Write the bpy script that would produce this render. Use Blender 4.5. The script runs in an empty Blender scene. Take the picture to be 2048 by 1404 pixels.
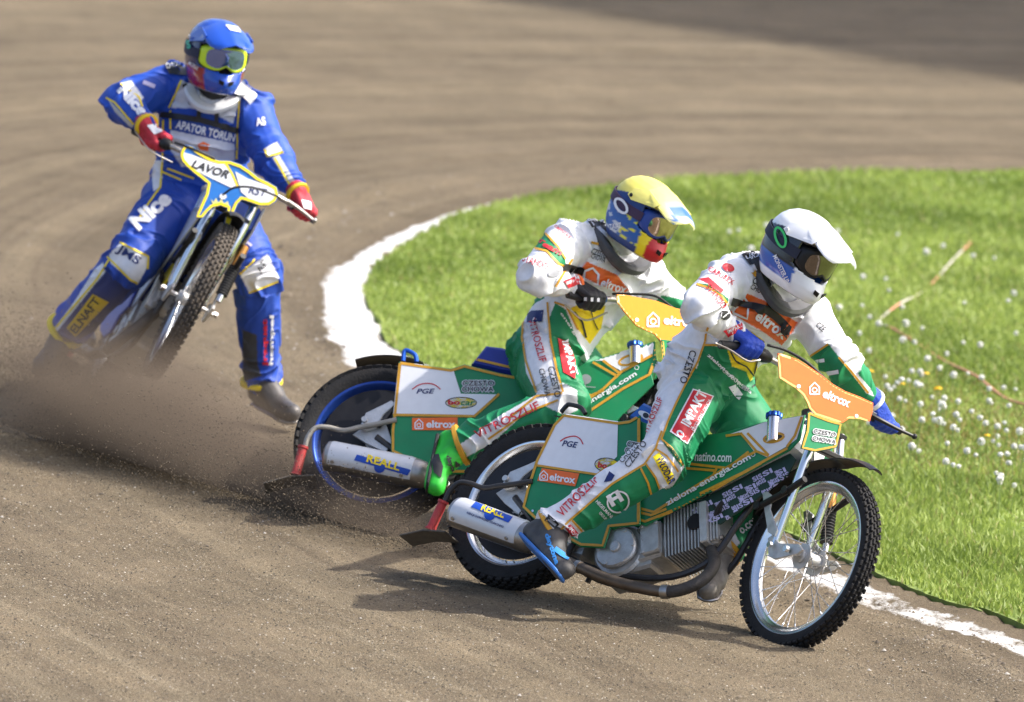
import bpy, bmesh, math, random
import numpy as np
from mathutils import Vector, Matrix
from mathutils.bvhtree import BVHTree
random.seed(7); RNG = np.random.default_rng(7)
sc = bpy.context.scene
COL = sc.collection

# ---------------------------------------------------------------- camera
CAM_H, CAM_PITCH, CAM_ROLL, FPX = 6.1, 7.2, 4.0, 22000.0
_p, _r = math.radians(CAM_PITCH), math.radians(CAM_ROLL)
FW = np.array([0, math.cos(_p), -math.sin(_p)]); _rt = np.array([1., 0, 0]); _up = np.cross(_rt, FW)
RT = _rt*math.cos(_r)+_up*math.sin(_r); UP = -_rt*math.sin(_r)+_up*math.cos(_r)
CC = np.array([0, 0, CAM_H])
cd = bpy.data.cameras.new('camera'); cam = bpy.data.objects.new('camera', cd); COL.objects.link(cam)
cam.matrix_world = Matrix([[RT[i], UP[i], -FW[i], CC[i]] for i in range(3)]+[[0, 0, 0, 1]])
cd.sensor_width = 36; cd.lens = FPX/2048*36; cd.clip_start = 1; cd.clip_end = 3000
cd.dof.use_dof = True; cd.dof.focus_distance = 41.1; cd.dof.aperture_fstop = 4.2
sc.camera = cam
# ---------------------------------------------------------------- sky and sun
SUN = np.array([.68, .02, .74]); SUN /= np.linalg.norm(SUN)
w = bpy.data.worlds.new('World'); sc.world = w; w.use_nodes = True
nt = w.node_tree; bg = nt.nodes['Background']; sk = nt.nodes.new('ShaderNodeTexSky'); sk.sky_type = 'NISHITA'; sk.sun_disc = False
sk.sun_elevation = math.asin(SUN[2]); sk.sun_rotation = math.atan2(SUN[0], SUN[1]); sk.dust_density = 4.0; sk.air_density = .8
nt.links.new(sk.outputs[0], bg.inputs[0]); bg.inputs[1].default_value = .15
sl = bpy.data.lights.new('sun', 'SUN'); sl.energy = 3.1; sl.angle = math.radians(.9); sl.color = (1, .96, .9)
so = bpy.data.objects.new('sun', sl); COL.objects.link(so)
so.rotation_euler = Vector(SUN).to_track_quat('Z', 'Y').to_euler(); so.location = (20, 20, 40)
sc.view_settings.view_transform = 'Standard'; sc.view_settings.look = 'None'; sc.view_settings.exposure = 1.05; sc.view_settings.gamma = 1
sc.cycles.volume_step_rate = 2.0; sc.cycles.use_denoising = True

# ---------------------------------------------------------------- pixel helpers (2048 x 1404 photograph)
def rays(px):
    px = np.atleast_2d(np.array(px, float))
    return FW+((px[:, :1]-1024)/FPX)*RT-((px[:, 1:2]-702)/FPX)*UP
def proj(P):
    d = np.atleast_2d(P)-CC; z = d@FW
    return np.stack([1024+FPX*(d@RT)/z, 702-FPX*(d@UP)/z], 1)
def at_y(px, py, y):                       # point on the pixel's ray at world depth y
    d = rays((px, py))[0]; return CC+d*((y-CC[1])/d[1])
def at_ground(px, z=0.):
    d = rays(px); return CC+d*((z-CC[2])/d[:, 2:3])
def at_plane(px, p0, n):
    d = rays(px); return CC+d*((((np.array(p0)-CC)@n)/(d@n))[:, None])
def crop(x0, y0, s):                       # coordinates read off an enlarged crop of the photograph
    return lambda *pts: [(x0+a/s, y0+b/s) for a, b in pts]
K1 = crop(1300, 380, 2.807); K2 = crop(1020, 780, 3.191); K3 = crop(1400, 860, 3.052); K4 = crop(800, 780, 3.343)
K5 = crop(540, 660, 3.511); K6 = crop(960, 330, 2.552); K7 = crop(200, 20, 3.191); K8 = crop(40, 360, 2.808); K9 = crop(1080, 640, 5.4)

# ---------------------------------------------------------------- numpy noise
_LAT = RNG.random((64, 64, 64)).astype(np.float32)
def vnoise(P):
    P = np.asarray(P, float); i = np.floor(P).astype(int); f = P-i; f = f*f*(3-2*f)
    o = np.zeros(len(P))
    for a in (0, 1):
        for b in (0, 1):
            for c in (0, 1):
                wgt = (f[:, 0] if a else 1-f[:, 0])*(f[:, 1] if b else 1-f[:, 1])*(f[:, 2] if c else 1-f[:, 2])
                o += wgt*_LAT[(i[:, 0]+a) % 64, (i[:, 1]+b) % 64, (i[:, 2]+c) % 64]
    return o*2-1
def fbm(P, n=3):
    o = 0; a = 1.
    for k in range(n): o = o+a*vnoise(np.asarray(P)*2**k+17.3*k); a *= .5
    return o

# ---------------------------------------------------------------- materials
MATS = {}
def srgb(*c): return tuple(((v/255+.055)/1.055)**2.4 if v > 10 else v/255/12.92 for v in c)
def mat(name, col=(.5, .5, .5), rough=.5, metal=0., noise=.0, nscale=30., bump=0., bscale=200., attr=None, spec=.5, coat=0., dirt=0., dscale=14.):
    if name in MATS: return MATS[name]
    m = bpy.data.materials.new(name); m.use_nodes = True; t = m.node_tree; b = t.nodes['Principled BSDF']
    b.inputs['Roughness'].default_value = rough; b.inputs['Metallic'].default_value = metal
    b.inputs['Specular IOR Level'].default_value = spec; b.inputs['Coat Weight'].default_value = coat
    b.inputs['Base Color'].default_value = (*col, 1)
    tc = t.nodes.new('ShaderNodeTexCoord'); L = t.links.new
    src = None
    if attr:
        a = t.nodes.new('ShaderNodeAttribute'); a.attribute_name = attr; src = a.outputs['Color']
    if noise or dirt:
        if src is None:
            rgb = t.nodes.new('ShaderNodeRGB'); rgb.outputs[0].default_value = (*col, 1); src = rgb.outputs[0]
    if noise:
        n = t.nodes.new('ShaderNodeTexNoise'); n.inputs['Scale'].default_value = nscale; n.inputs['Detail'].default_value = 5
        L(tc.outputs['Object'], n.inputs['Vector'])
        mr = t.nodes.new('ShaderNodeMapRange'); mr.inputs[1].default_value = .3; mr.inputs[2].default_value = .7; mr.inputs[3].default_value = 1-noise; mr.inputs[4].default_value = 1+noise
        L(n.outputs[0], mr.inputs[0]); mx = t.nodes.new('ShaderNodeVectorMath'); mx.operation = 'SCALE'
        L(src, mx.inputs[0]); L(mr.outputs[0], mx.inputs['Scale']); src = mx.outputs[0]
    if dirt:
        n = t.nodes.new('ShaderNodeTexNoise'); n.inputs['Scale'].default_value = dscale; n.inputs['Detail'].default_value = 8; n.inputs['Roughness'].default_value = .7
        L(tc.outputs['Object'], n.inputs['Vector'])
        mr = t.nodes.new('ShaderNodeMapRange'); mr.inputs[1].default_value = .45; mr.inputs[2].default_value = .75; mr.inputs[3].default_value = dirt*.25; mr.inputs[4].default_value = dirt
        L(n.outputs[0], mr.inputs[0]); mx = t.nodes.new('ShaderNodeMix'); mx.data_type = 'RGBA'
        L(mr.outputs[0], mx.inputs[0]); L(src, mx.inputs[6]); mx.inputs[7].default_value = (.19, .145, .10, 1); src = mx.outputs[2]
        r2 = t.nodes.new('ShaderNodeMapRange'); r2.inputs[3].default_value = rough; r2.inputs[4].default_value = .9
        L(mr.outputs[0], r2.inputs[0]); L(r2.outputs[0], b.inputs['Roughness'])
    if src is not None: L(src, b.inputs['Base Color'])
    if bump:
        n = t.nodes.new('ShaderNodeTexNoise'); n.inputs['Scale'].default_value = bscale; n.inputs['Detail'].default_value = 4
        L(tc.outputs['Object'], n.inputs['Vector'])
        bp = t.nodes.new('ShaderNodeBump'); bp.inputs['Strength'].default_value = bump; bp.inputs['Distance'].default_value = .01
        L(n.outputs[0], bp.inputs['Height']); L(bp.outputs[0], b.inputs['Normal'])
    MATS[name] = m; return m
def ink(name, *rgb, rough=.5): return mat('print_'+name, srgb(*rgb), rough, noise=.06, nscale=60)
GREEN = srgb(0, 128, 78); DKGREEN = srgb(10, 84, 52); WHITE = (.78, .78, .80); GOLD = srgb(205, 150, 40); ORANGE = srgb(236, 106, 34)
RED = srgb(200, 30, 45); BLUE = srgb(14, 70, 172); NAVY = srgb(22, 38, 96); YELLOW = srgb(245, 215, 20); BLACK = (.012, .012, .013)
I_WHITE = mat('print_white', WHITE, .5, noise=.03); I_GOLD = mat('print_gold', GOLD, .5, noise=.1, nscale=80); I_RED = mat('print_red', RED, .5, noise=.08)
I_ORANGE = mat('print_orange', ORANGE, .45, noise=.05); I_NAVY = mat('print_navy', NAVY, .5, noise=.05); I_BLACK = mat('print_black', (.015, .015, .017), .5, noise=.1)
I_YELLOW = mat('print_yellow', YELLOW, .5, noise=.06); I_GREEN = mat('print_green', GREEN, .5, noise=.06); I_BLUE = mat('print_blue', BLUE, .5, noise=.06)
I_GREY = mat('print_grey', (.3, .31, .33), .5, noise=.1); I_LILAC = mat('print_lilac', srgb(196, 188, 222), .5, noise=.08)
M_ALU = mat('cast_aluminium', (.62, .61, .59), .42, .75, noise=.12, bump=.25, bscale=160, dirt=.22, dscale=22)
M_CHROME = mat('polished_metal', (.78, .78, .78), .22, 1., noise=.05)
M_STEEL = mat('brushed_steel', (.42, .40, .38), .38, 1., noise=.15, dirt=.2)
M_PIPE = mat('heated_pipe', (.20, .155, .12), .42, .9, noise=.25, nscale=14, dirt=.45)
M_SOOT = mat('sooty_pipe', (.045, .042, .04), .6, .4, noise=.3, bump=.3, bscale=90, dirt=.25)
M_RUBBER = mat('tyre_rubber', (.013, .013, .014), .75, noise=.25, bump=.25, bscale=120, dirt=.07, spec=.3)
M_DIRTRUBBER = mat('muddy_rubber', (.03, .028, .026), .8, noise=.3, bump=.3, bscale=120, dirt=.75)
M_BLACK = mat('black_plastic', BLACK, .42, noise=.2, dirt=.02, spec=.3)
M_GRIP = mat('grip_rubber', (.014, .014, .015), .6, bump=.3, bscale=300)
M_FRAME = mat('frame_enamel', (.03, .03, .034), .35, .3, noise=.1, dirt=.2)

# ---------------------------------------------------------------- mesh building
class MB:
    def __init__(s): s.v = []; s.f = []; s.n = 0
    def add(s, V, F):
        V = np.asarray(V, float); s.v.append(V); s.f += [[i+s.n for i in f] for f in F]; s.n += len(V); return s
    def grid(s, R, closed_u=True, closed_v=False, cap=True):      # list of rings
        R = [np.asarray(r, float) for r in R]; m = len(R[0]); k = len(R); F = []
        for i in range(k if closed_v else k-1):
            for j in range(m if closed_u else m-1):
                a, b = i*m+j, i*m+(j+1) % m; c, d = ((i+1) % k)*m+(j+1) % m, ((i+1) % k)*m+j
                F.append([a, b, c, d])
        V = np.concatenate(R)
        if cap and closed_u and not closed_v:
            F.append(list(range(m))[::-1]); F.append([(k-1)*m+j for j in range(m)])
        return s.add(V, F)
    def tube(s, path, r, n=10, cap=True):
        P = np.asarray(path, float); k = len(P); r = np.broadcast_to(r, (k,))
        T = np.gradient(P, axis=0); T /= np.linalg.norm(T, axis=1)[:, None]+1e-12
        a = np.array([0, 0, 1.]) if abs(T[0][2]) < .9 else np.array([1., 0, 0])
        u = np.cross(T[0], a); u /= np.linalg.norm(u); R = []
        th = np.linspace(0, 2*np.pi, n, endpoint=False)
        for i in range(k):
            u = u-T[i]*(u@T[i]); u /= np.linalg.norm(u); v = np.cross(T[i], u)
            R.append(P[i]+r[i]*(np.cos(th)[:, None]*u+np.sin(th)[:, None]*v))
        return s.grid(R, cap=cap)
    def cyl(s, p0, p1, r0, r1=None, n=16, bev=0.):
        p0, p1 = np.array(p0, float), np.array(p1, float); r1 = r0 if r1 is None else r1
        d = (p1-p0)/np.linalg.norm(p1-p0)
        if bev: return s.tube([p0, p0+d*1e-4, p0+d*bev, p1-d*bev, p1-d*1e-4, p1], [r0-bev, r0-bev, r0, r1, r1-bev, r1-bev], n)
        return s.tube([p0, p1], [r0, r1], n)
    def box(s, c, size, M=None, bev=.0):
        x, y, z = np.array(size)/2
        if bev:
            V = []; 
            for sz in (-1, 1):
                for (kx, ky, kz) in ((bev, bev, 0), (0, 0, bev)) if sz < 0 else ((0, 0, bev), (bev, bev, 0)):
                    for (a, b) in ((-1, -1), (1, -1), (1, 1), (-1, 1)): V.append((a*(x-kx), b*(y-ky), sz*(z-kz)))
            V = np.array(V); R = [V[i*4:i*4+4] for i in range(4)]
        else:
            R = [np.array([(a*x, b*y, q*z) for (a, b) in ((-1, -1), (1, -1), (1, 1), (-1, 1))]) for q in (-1, 1)]
        if M is not None: R = [r@np.asarray(M).T for r in R]
        return s.grid([r+np.array(c) for r in R])
    def prism(s, poly3, vec, bev=0.):       # polygon (3D, planar) extruded along vec, edges softened
        P = np.asarray(poly3, float); vec = np.asarray(vec, float)
        if bev:
            c = P.mean(0); n = vec/np.linalg.norm(vec)
            nx = np.roll(P, -1, 0)-P; nx /= np.linalg.norm(nx, axis=1)[:, None]; pv = np.roll(nx, 1, 0)
            ar = np.cross(nx, pv)@n; 
            inn = np.cross(n, nx); inn2 = np.cross(n, pv); off = inn+inn2; off /= np.maximum(np.linalg.norm(off, axis=1)[:, None], .3)
            A = 0.5*np.sum(np.cross(P-c, np.roll(P, -1, 0)-c)@n)
            if A < 0: off = -off
            I = P+off*bev
            return s.grid([I, P+n*bev, P+vec-n*bev, I+vec])
        return s.grid([P, P+vec])
    def lathe(s, c, axis, prof, n=24):      # prof: (distance along axis, radius)
        a = np.array(axis, float); a /= np.linalg.norm(a)
        u = np.cross(a, [0, 0, 1.] if abs(a[2]) < .9 else [1., 0, 0]); u /= np.linalg.norm(u); v = np.cross(a, u)
        th = np.linspace(0, 2*np.pi, n, endpoint=False); ring = np.cos(th)[:, None]*u+np.sin(th)[:, None]*v
        return s.grid([np.array(c)+a*h+ring*max(r, 1e-4) for h, r in prof])
    def capsule(s, p0, p1, r0, r1, m=12, k=6, sq=None):   # round cone; sq=(axis, factor) flattens it
        p0, p1 = np.array(p0, float), np.array(p1, float); d = p1-p0; L = np.linalg.norm(d); d = d/L if L > 1e-6 else np.array([0, 0, 1.])
        u = np.cross(d, [0, 0, 1.] if abs(d[2]) < .9 else [1., 0, 0]); u /= np.linalg.norm(u); v = np.cross(d, u)
        th = np.linspace(0, 2*np.pi, m, endpoint=False); ring = np.cos(th)[:, None]*u+np.sin(th)[:, None]*v; R = []
        for i in range(k+1):
            e = -math.pi/2*(1-i/k)+1e-3*(i == 0); R.append((p0, ring*math.cos(e)*r0+d*math.sin(e)*r0))
        for i in range(k+1):
            e = math.pi/2*i/k-1e-3*(i == k); R.append((p1, ring*math.cos(e)*r1+d*math.sin(e)*r1))
        out = []
        for c, q in R:
            if sq is not None:
                ax = np.array(sq[0], float); ax /= np.linalg.norm(ax); q = q-(q@ax)[:, None]*ax*(1-sq[1])
            out.append(c+q)
        return s.grid(out)
    def sphere(s, c, r, m=12): return s.capsule(c, np.array(c)+1e-5, r, r, m)
    def xf(s, M):                            # apply a 3x3+t numpy transform function to all
        s.v = [M(v) for v in s.v]; return s
    def arrays(s): return np.concatenate(s.v), s.f
WM = {}; BV = {}
def tomesh(name, V, F, m, smooth=True):
    me = bpy.data.meshes.new(name); me.from_pydata(np.asarray(V).tolist(), [], [list(map(int, f)) for f in F])
    if smooth: me.shade_smooth()
    if m is not None: me.materials.append(m)
    me.update(); return me
def link(name, data, parent=None, W=None):
    o = bpy.data.objects.new(name, data); COL.objects.link(o)
    if parent is not None: o.parent = parent; W = WM[parent.name]
    WM[o.name] = W if W is not None else Matrix.Identity(4)
    return o
def sharp(me, ang=38):
    bm = bmesh.new(); bm.from_mesh(me); bmesh.ops.recalc_face_normals(bm, faces=bm.faces); c = math.radians(ang)
    for e in bm.edges:
        if len(e.link_faces) == 2 and e.calc_face_angle(0) > c: e.smooth = False
    bm.to_mesh(me); bm.free()
def part(name, mb, m, parent, smooth=True):
    V, F = mb.arrays(); me = tomesh(name, V, F, m, smooth)
    sharp(me); return link(name, me, parent)
def top(name, label, cat, group=None, M=None):
    o = link(name, None, None, M if M is not None else Matrix.Identity(4))
    if M is not None: o.matrix_world = M
    o['label'] = label; o['category'] = cat
    if group: o['group'] = group
    return o
def bvh(o):
    if o.name not in BV:
        me = o.data; W = np.array(WM[o.name]); V = np.empty(len(me.vertices)*3); me.vertices.foreach_get('co', V); V = V.reshape(-1, 3)@W[:3, :3].T+W[:3, 3]
        BV[o.name] = BVHTree.FromPolygons(V.tolist(), [list(p.vertices) for p in me.polygons])
    return BV[o.name]
def bez(pts, n=24):                          # Catmull-Rom through points
    P = np.asarray(pts, float); P = np.vstack([2*P[0]-P[1], P, 2*P[-1]-P[-2]]); out = []
    k = len(P)-3
    for i in range(k):
        t = np.linspace(0, 1, max(2, n//k+1), endpoint=(i == k-1))[:, None]; a, b, c, d = P[i:i+4]
        out.append(.5*((2*b)+(c-a)*t+(2*a-5*b+4*c-d)*t*t+(3*b-a-3*c+d)*t**3))
    return np.concatenate(out)

# ---------------------------------------------------------------- print on surfaces: flat shapes laid onto a part
def refine(V, T, L):
    for _ in range(6):
        V = np.asarray(V, float); T = np.asarray(T, int)
        E = {}; newV = list(V); out = []; any_ = False
        def mid(a, b):
            k = (min(a, b), max(a, b))
            if k not in E: E[k] = len(newV); newV.append((V[a]+V[b])/2)
            return E[k]
        ln = lambda a, b: np.hypot(*(V[a]-V[b]))
        for a, b, c in T:
            l = [ln(a, b) > L, ln(b, c) > L, ln(c, a) > L]; k = sum(l)
            if k == 0: out.append((a, b, c)); continue
            any_ = True
            if k == 3:
                x, y, z = mid(a, b), mid(b, c), mid(c, a); out += [(a, x, z), (x, b, y), (z, y, c), (x, y, z)]
            elif k == 1:
                while not l[0]: a, b, c = b, c, a; l = l[1:]+l[:1]
                x = mid(a, b); out += [(a, x, c), (x, b, c)]
            else:
                while l[2]: a, b, c = b, c, a; l = l[1:]+l[:1]
                x, y = mid(a, b), mid(b, c); out += [(a, x, c), (x, b, y), (x, y, c)]
        V, T = np.array(newV), out
        if not any_: break
    return np.asarray(V), np.asarray(T, int)
def lay(name, V2, T, target, m, off=.003, thick=0., L=8., parent=None):
    V2, T = refine(V2, T, L); tr = [bvh(t) for t in (target if isinstance(target, (list, tuple)) else [target])]
    D = rays(V2); P = np.zeros((len(V2), 3)); ok = np.zeros(len(V2), bool); o = Vector(CC)
    for i, d in enumerate(D):
        best = None
        for b in tr:
            h = b.ray_cast(o, Vector(d))
            if h[0] is not None and (best is None or h[3] < best[3]): best = h
        if best is not None:
            n = best[1]
            if n.dot(Vector(d)) > 0: n = -n
            n = (n*.5-Vector(d).normalized()*.5).normalized()
            P[i] = np.array(best[0]+n*off); ok[i] = True
    T = [t for t in T if ok[t].all()]
    # drop pieces stretched across a step in depth
    T = [t for t in T if max(np.linalg.norm(P[t[0]]-P[t[1]]), np.linalg.norm(P[t[1]]-P[t[2]]), np.linalg.norm(P[t[2]]-P[t[0]])) < .11]
    if not T: print('EMPTY DECAL', name); return None
    tg = parent or (target[0] if isinstance(target, (list, tuple)) else target)
    W = np.linalg.inv(np.array(WM[tg.name])); P = P@W[:3, :3].T+W[:3, 3]
    us = sorted({int(i) for t in T for i in t}); ix = {a: b for b, a in enumerate(us)}
    me = tomesh(name, P[us], [[ix[int(i)] for i in t] for t in T], m)
    return link(name, me, tg)
def tri2(poly):
    from mathutils.geometry import tessellate_polygon
    return [tuple(t) for t in tessellate_polygon([[Vector((x, y, 0)) for x, y in poly]])]
def patch(name, poly, target, m, off=.0025, **k): return lay(name, np.array(poly, float), tri2(poly), target, m, off, **k)
def ellipse(c, a, b, rot=0, n=24):
    t = np.linspace(0, 2*np.pi, n, endpoint=False); r = math.radians(rot)
    x, y = a*np.cos(t), b*np.sin(t); return [(c[0]+p*math.cos(r)-q*math.sin(r), c[1]+p*math.sin(r)+q*math.cos(r)) for p, q in zip(x, y)]
def stripe(name, pts, wid, target, m, off=.0035, closed=False, smooth=False, **k):
    P = np.array(pts, float)
    if smooth: P = bez(P, len(P)*5)
    if closed: P = np.vstack([P, P[:1]])
    # densify
    Q = [P[0]]
    for a, b in zip(P[:-1], P[1:]):
        n = max(1, int(np.hypot(*(b-a))/8)); Q += [a+(b-a)*(i+1)/n for i in range(n)]
    Q = np.array(Q); T = np.gradient(Q, axis=0); T /= np.linalg.norm(T, axis=1)[:, None]+1e-9; N = np.stack([-T[:, 1], T[:, 0]], 1)*wid/2
    V = np.concatenate([Q+N, Q-N]); n = len(Q); F = []
    for i in range(n-1): F += [(i, i+1, n+i), (i+1, n+i+1, n+i)]
    return lay(name, V, F, target, m, off, **k)
_TX = {}
def glyphs(s, bold=0., shear=0.):
    key = (s, bold, shear)
    if key not in _TX:
        cu = bpy.data.curves.new('t', 'FONT'); cu.body = s; cu.offset = bold; cu.shear = shear; cu.resolution_u = 3
        ob = bpy.data.objects.new('t', cu); COL.objects.link(ob); dg = bpy.context.evaluated_depsgraph_get()
        me = bpy.data.meshes.new_from_object(ob.evaluated_get(dg)); me.calc_loop_triangles()
        V = np.array([v.co[:2] for v in me.vertices]); T = [tuple(t.vertices) for t in me.loop_triangles]
        bpy.data.objects.remove(ob); bpy.data.curves.remove(cu); bpy.data.meshes.remove(me)
        V = (V-V.min(0))/(V.max(0)-V.min(0)); _TX[key] = (V, T)
    return _TX[key]
def text(s, bl, br, h, target, m, bold=.012, shear=0., lean=0., off=.0045, name='lettering', **k):
    V, T = glyphs(s, bold, shear); bl, br = np.array(bl, float), np.array(br, float); d = br-bl; n = np.array([d[1], -d[0]])/np.hypot(*d)
    return lay(name, bl+V[:, :1]*d+V[:, 1:]*(n*h+d/np.hypot(*d)*lean), T, target, m, off, **k)
def remesh(mb, voxel, it=6, fac=.5, sub=0):
    V, F = mb.arrays(); me = tomesh('r', V, F, None, False)
    bm = bmesh.new(); bm.from_mesh(me); bmesh.ops.recalc_face_normals(bm, faces=bm.faces); bm.to_mesh(me); bm.free()
    ob = bpy.data.objects.new('r', me); COL.objects.link(ob)
    md = ob.modifiers.new('r', 'REMESH'); md.mode = 'VOXEL'; md.voxel_size = voxel; md.use_smooth_shade = True
    if it: sm = ob.modifiers.new('s', 'SMOOTH'); sm.factor = fac; sm.iterations = it
    if sub: ss_ = ob.modifiers.new('u', 'SUBSURF'); ss_.levels = sub
    out = bpy.data.meshes.new_from_object(ob.evaluated_get(bpy.context.evaluated_depsgraph_get()))
    bpy.data.objects.remove(ob); bpy.data.meshes.remove(me); out.materials.clear(); out.shade_smooth(); return out
def coords(me):
    V = np.empty(len(me.vertices)*3); me.vertices.foreach_get('co', V); return V.reshape(-1, 3)
def normals(me):
    V = np.empty(len(me.vertices)*3); me.vertices.foreach_get('normal', V); return V.reshape(-1, 3)
def inside(poly, P):
    x, y = P[:, 0], P[:, 1]; c = np.zeros(len(P), bool); n = len(poly)
    for i in range(n):
        (x1, y1), (x2, y2) = poly[i], poly[i-1]
        if y1 == y2: continue
        c ^= ((y1 > y) != (y2 > y)) & (x < (x2-x1)*(y-y1)/(y2-y1)+x1)
    return c
def paint(me, C):
    a = me.color_attributes.new('Col', 'FLOAT_COLOR', 'POINT'); buf = np.ones((len(C), 4), np.float32); buf[:, :3] = C; a.data.foreach_set('color', buf.ravel())

# ================================================================= the setting
GRASS_PX = [(2048,1252),(1957,1223),(1866,1194),(1738,1142),(1420,993),(1100,844),(802,704),(759,648),(733,606),(731,575),(750,544),(780,511),(820,486),(866,460),(937,428),(1062,396),(1270,372),(1500,357),(2048,345)]
LINE_PX = [(2048,1321),(1976,1292),(1811,1241),(1702,1208),(1464,1100),(1085,916),(707,731),(679,697),(655,655),(647,610),(649,575),(661,544),(713,512),(774,476),(866,441),(940,419),(1010,403)]
def plan(px): return at_ground(px)[:, :2]
g_vis = plan(GRASS_PX); l_vis = plan(LINE_PX)
g_edge = np.vstack([[[26, 0], [14, 17], [7, 29.5], [3.6, 36.8]], g_vis, [[6, 59.2], [14, 62], [28, 62], [45, 55], [60, 35], [60, 0]]])
g_edge = np.vstack([g_edge[:4], bez(g_edge[3:24], 260)[1:-1], g_edge[23:]])
l_edge = np.vstack([[[6.6, 29.2], [3.3, 36.6]], bez(np.vstack([l_vis]), 220)])
def dist_poly(P, C):                         # distance and arc length along an open polyline
    best = np.full(len(P), 1e9); S = np.zeros(len(P)); acc = 0.
    for a, b in zip(C[:-1], C[1:]):
        d = b-a; L = np.hypot(*d); t = np.clip(((P-a)@d)/(L*L), 0, 1); q = np.hypot(*(P-(a+t[:, None]*d)).T)
        m = q < best; best[m] = q[m]; S[m] = acc+t[m]*L; acc += L
    return best, S
# ---- track: one sheet to the horizon, fine where the camera looks
xs = np.concatenate([-np.geomspace(400, 4.2, 26), np.arange(-4, 4.01, .05), np.geomspace(4.2, 400, 26)])
ys = np.concatenate([-np.geomspace(400, 2, 16), np.linspace(0, 34.5, 24), np.arange(35, 70, .07), np.geomspace(71, 700, 26)])
X, Y = np.meshgrid(xs, ys); P2 = np.stack([X.ravel(), Y.ravel()], 1)
dd, ss = dist_poly(P2, g_edge[3:-3][::3])
mid = (P2[:, 0] > -5) & (P2[:, 0] < 5) & (P2[:, 1] > 34) & (P2[:, 1] < 71)
z = np.zeros(len(P2))
q = np.stack([ss*.25, dd*9, 0*dd], 1)[mid]
ing = inside(g_edge.tolist(), P2)
zz = .0045*fbm(q, 3)+.007*fbm(np.stack([P2[mid, 0]*9, P2[mid, 1]*9, 0*dd[mid]], 1), 2)
zz += .03*np.exp(-((dd[mid]-.62)/.13)**2)*(.6+.6*vnoise(np.stack([ss[mid]*3, dd[mid]*3, 0*ss[mid]], 1)))     # kicked-up ridge beside the line
z[mid] = zz; z[ing] = -.03
z[~mid] *= 0
nx, ny = len(xs), len(ys)
F = [[j*nx+i, j*nx+i+1, (j+1)*nx+i+1, (j+1)*nx+i] for j in range(ny-1) for i in range(nx-1)]
def flow_mat(line=False):
    m = bpy.data.materials.new('lime_line' if line else 'track_shale'); m.use_nodes = True; t = m.node_tree; b = t.nodes['Principled BSDF']; L = t.links.new
    b.inputs['Roughness'].default_value = .95; b.inputs['Specular IOR Level'].default_value = .2
    at = t.nodes.new('ShaderNodeAttribute'); at.attribute_name = 'flow'; tc = t.nodes.new('ShaderNodeTexCoord')
    def noi(vec, sc_, det=5, rough=.6):
        n = t.nodes.new('ShaderNodeTexNoise'); n.inputs['Scale'].default_value = sc_; n.inputs['Detail'].default_value = det; n.inputs['Roughness'].default_value = rough; L(vec, n.inputs['Vector']); return n.outputs[0]
    def ramp(src, *st):
        r = t.nodes.new('ShaderNodeValToRGB'); el = r.color_ramp.elements
        while len(el) < len(st): el.new(.5)
        for e, (p, c) in zip(el, st): e.position = p; e.color = (*c, 1)
        L(src, r.inputs[0]); return r.outputs[0]
    def mix(f, a, b_, mode='MIX', fac=None):
        x = t.nodes.new('ShaderNodeMix'); x.data_type = 'RGBA'; x.blend_type = mode
        if fac is None: L(f, x.inputs[0])
        else: x.inputs[0].default_value = fac
        L(a, x.inputs[6]); L(b_, x.inputs[7]); return x.outputs[2]
    base = ramp(noi(at.outputs['Vector'], 1.0, 6, .62), (.25, srgb(98, 88, 71)), (.45, srgb(122, 110, 91)), (.58, srgb(131, 119, 98)), (.78, srgb(154, 142, 119)))
    mott = ramp(noi(tc.outputs['Object'], 1.6, 6), (.3, (.80, .79, .77)), (.7, (1.14, 1.12, 1.10)))
    c = mix(None, base, mott, 'MULTIPLY', 1.)
    mp2 = t.nodes.new('ShaderNodeMapping'); mp2.inputs['Scale'].default_value = (.4, .28, 1); L(at.outputs['Vector'], mp2.inputs[0])
    sweep = ramp(noi(mp2.outputs[0], 1., 3, .5), (.32, (.84, .83, .82)), (.5, (1, 1, 1)), (.68, (1.16, 1.15, 1.13)))
    c = mix(None, c, sweep, 'MULTIPLY', 1.)
    grit = ramp(noi(tc.outputs['Object'], 130, 3, .75), (.30, (.30, .29, .28)), (.43, (.88, .87, .86)), (.58, (1.05, 1.04, 1.03)), (.70, (2.1, 2.05, 1.98)))
    c = mix(None, c, grit, 'MULTIPLY', .95)
    crumb = ramp(noi(tc.outputs['Object'], 42, 5, .8), (.34, (.42, .40, .39)), (.45, (1, 1, 1)), (.66, (1, 1, 1)), (.76, (1.3, 1.28, 1.25)))
    c = mix(None, c, crumb, 'MULTIPLY', .7)
    if line:
        ed = t.nodes.new('ShaderNodeAttribute'); ed.attribute_name = 'edge'; mp = t.nodes.new('ShaderNodeMapping'); mp.inputs['Scale'].default_value = (1.4, .5, 1); L(tc.outputs['Object'], mp.inputs[0])
        ad = t.nodes.new('ShaderNodeMath'); ad.operation = 'ADD'; L(noi(mp.outputs[0], 5, 9, .74), ad.inputs[0]); L(ed.outputs['Fac'], ad.inputs[1])
        msk = ramp(ad.outputs[0], (.56, (1, 1, 1)), (.70, (0, 0, 0))); wh = t.nodes.new('ShaderNodeRGB'); wh.outputs[0].default_value = (.82, .81, .78, 1); c = mix(msk, c, wh.outputs[0])
    L(c, b.inputs['Base Color'])
    bp = t.nodes.new('ShaderNodeBump'); bp.inputs['Strength'].default_value = 1.; bp.inputs['Distance'].default_value = .018
    L(noi(tc.outputs['Object'], 80, 5, .75), bp.inputs['Height']); L(bp.outputs[0], b.inputs['Normal'])
    return m
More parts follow.
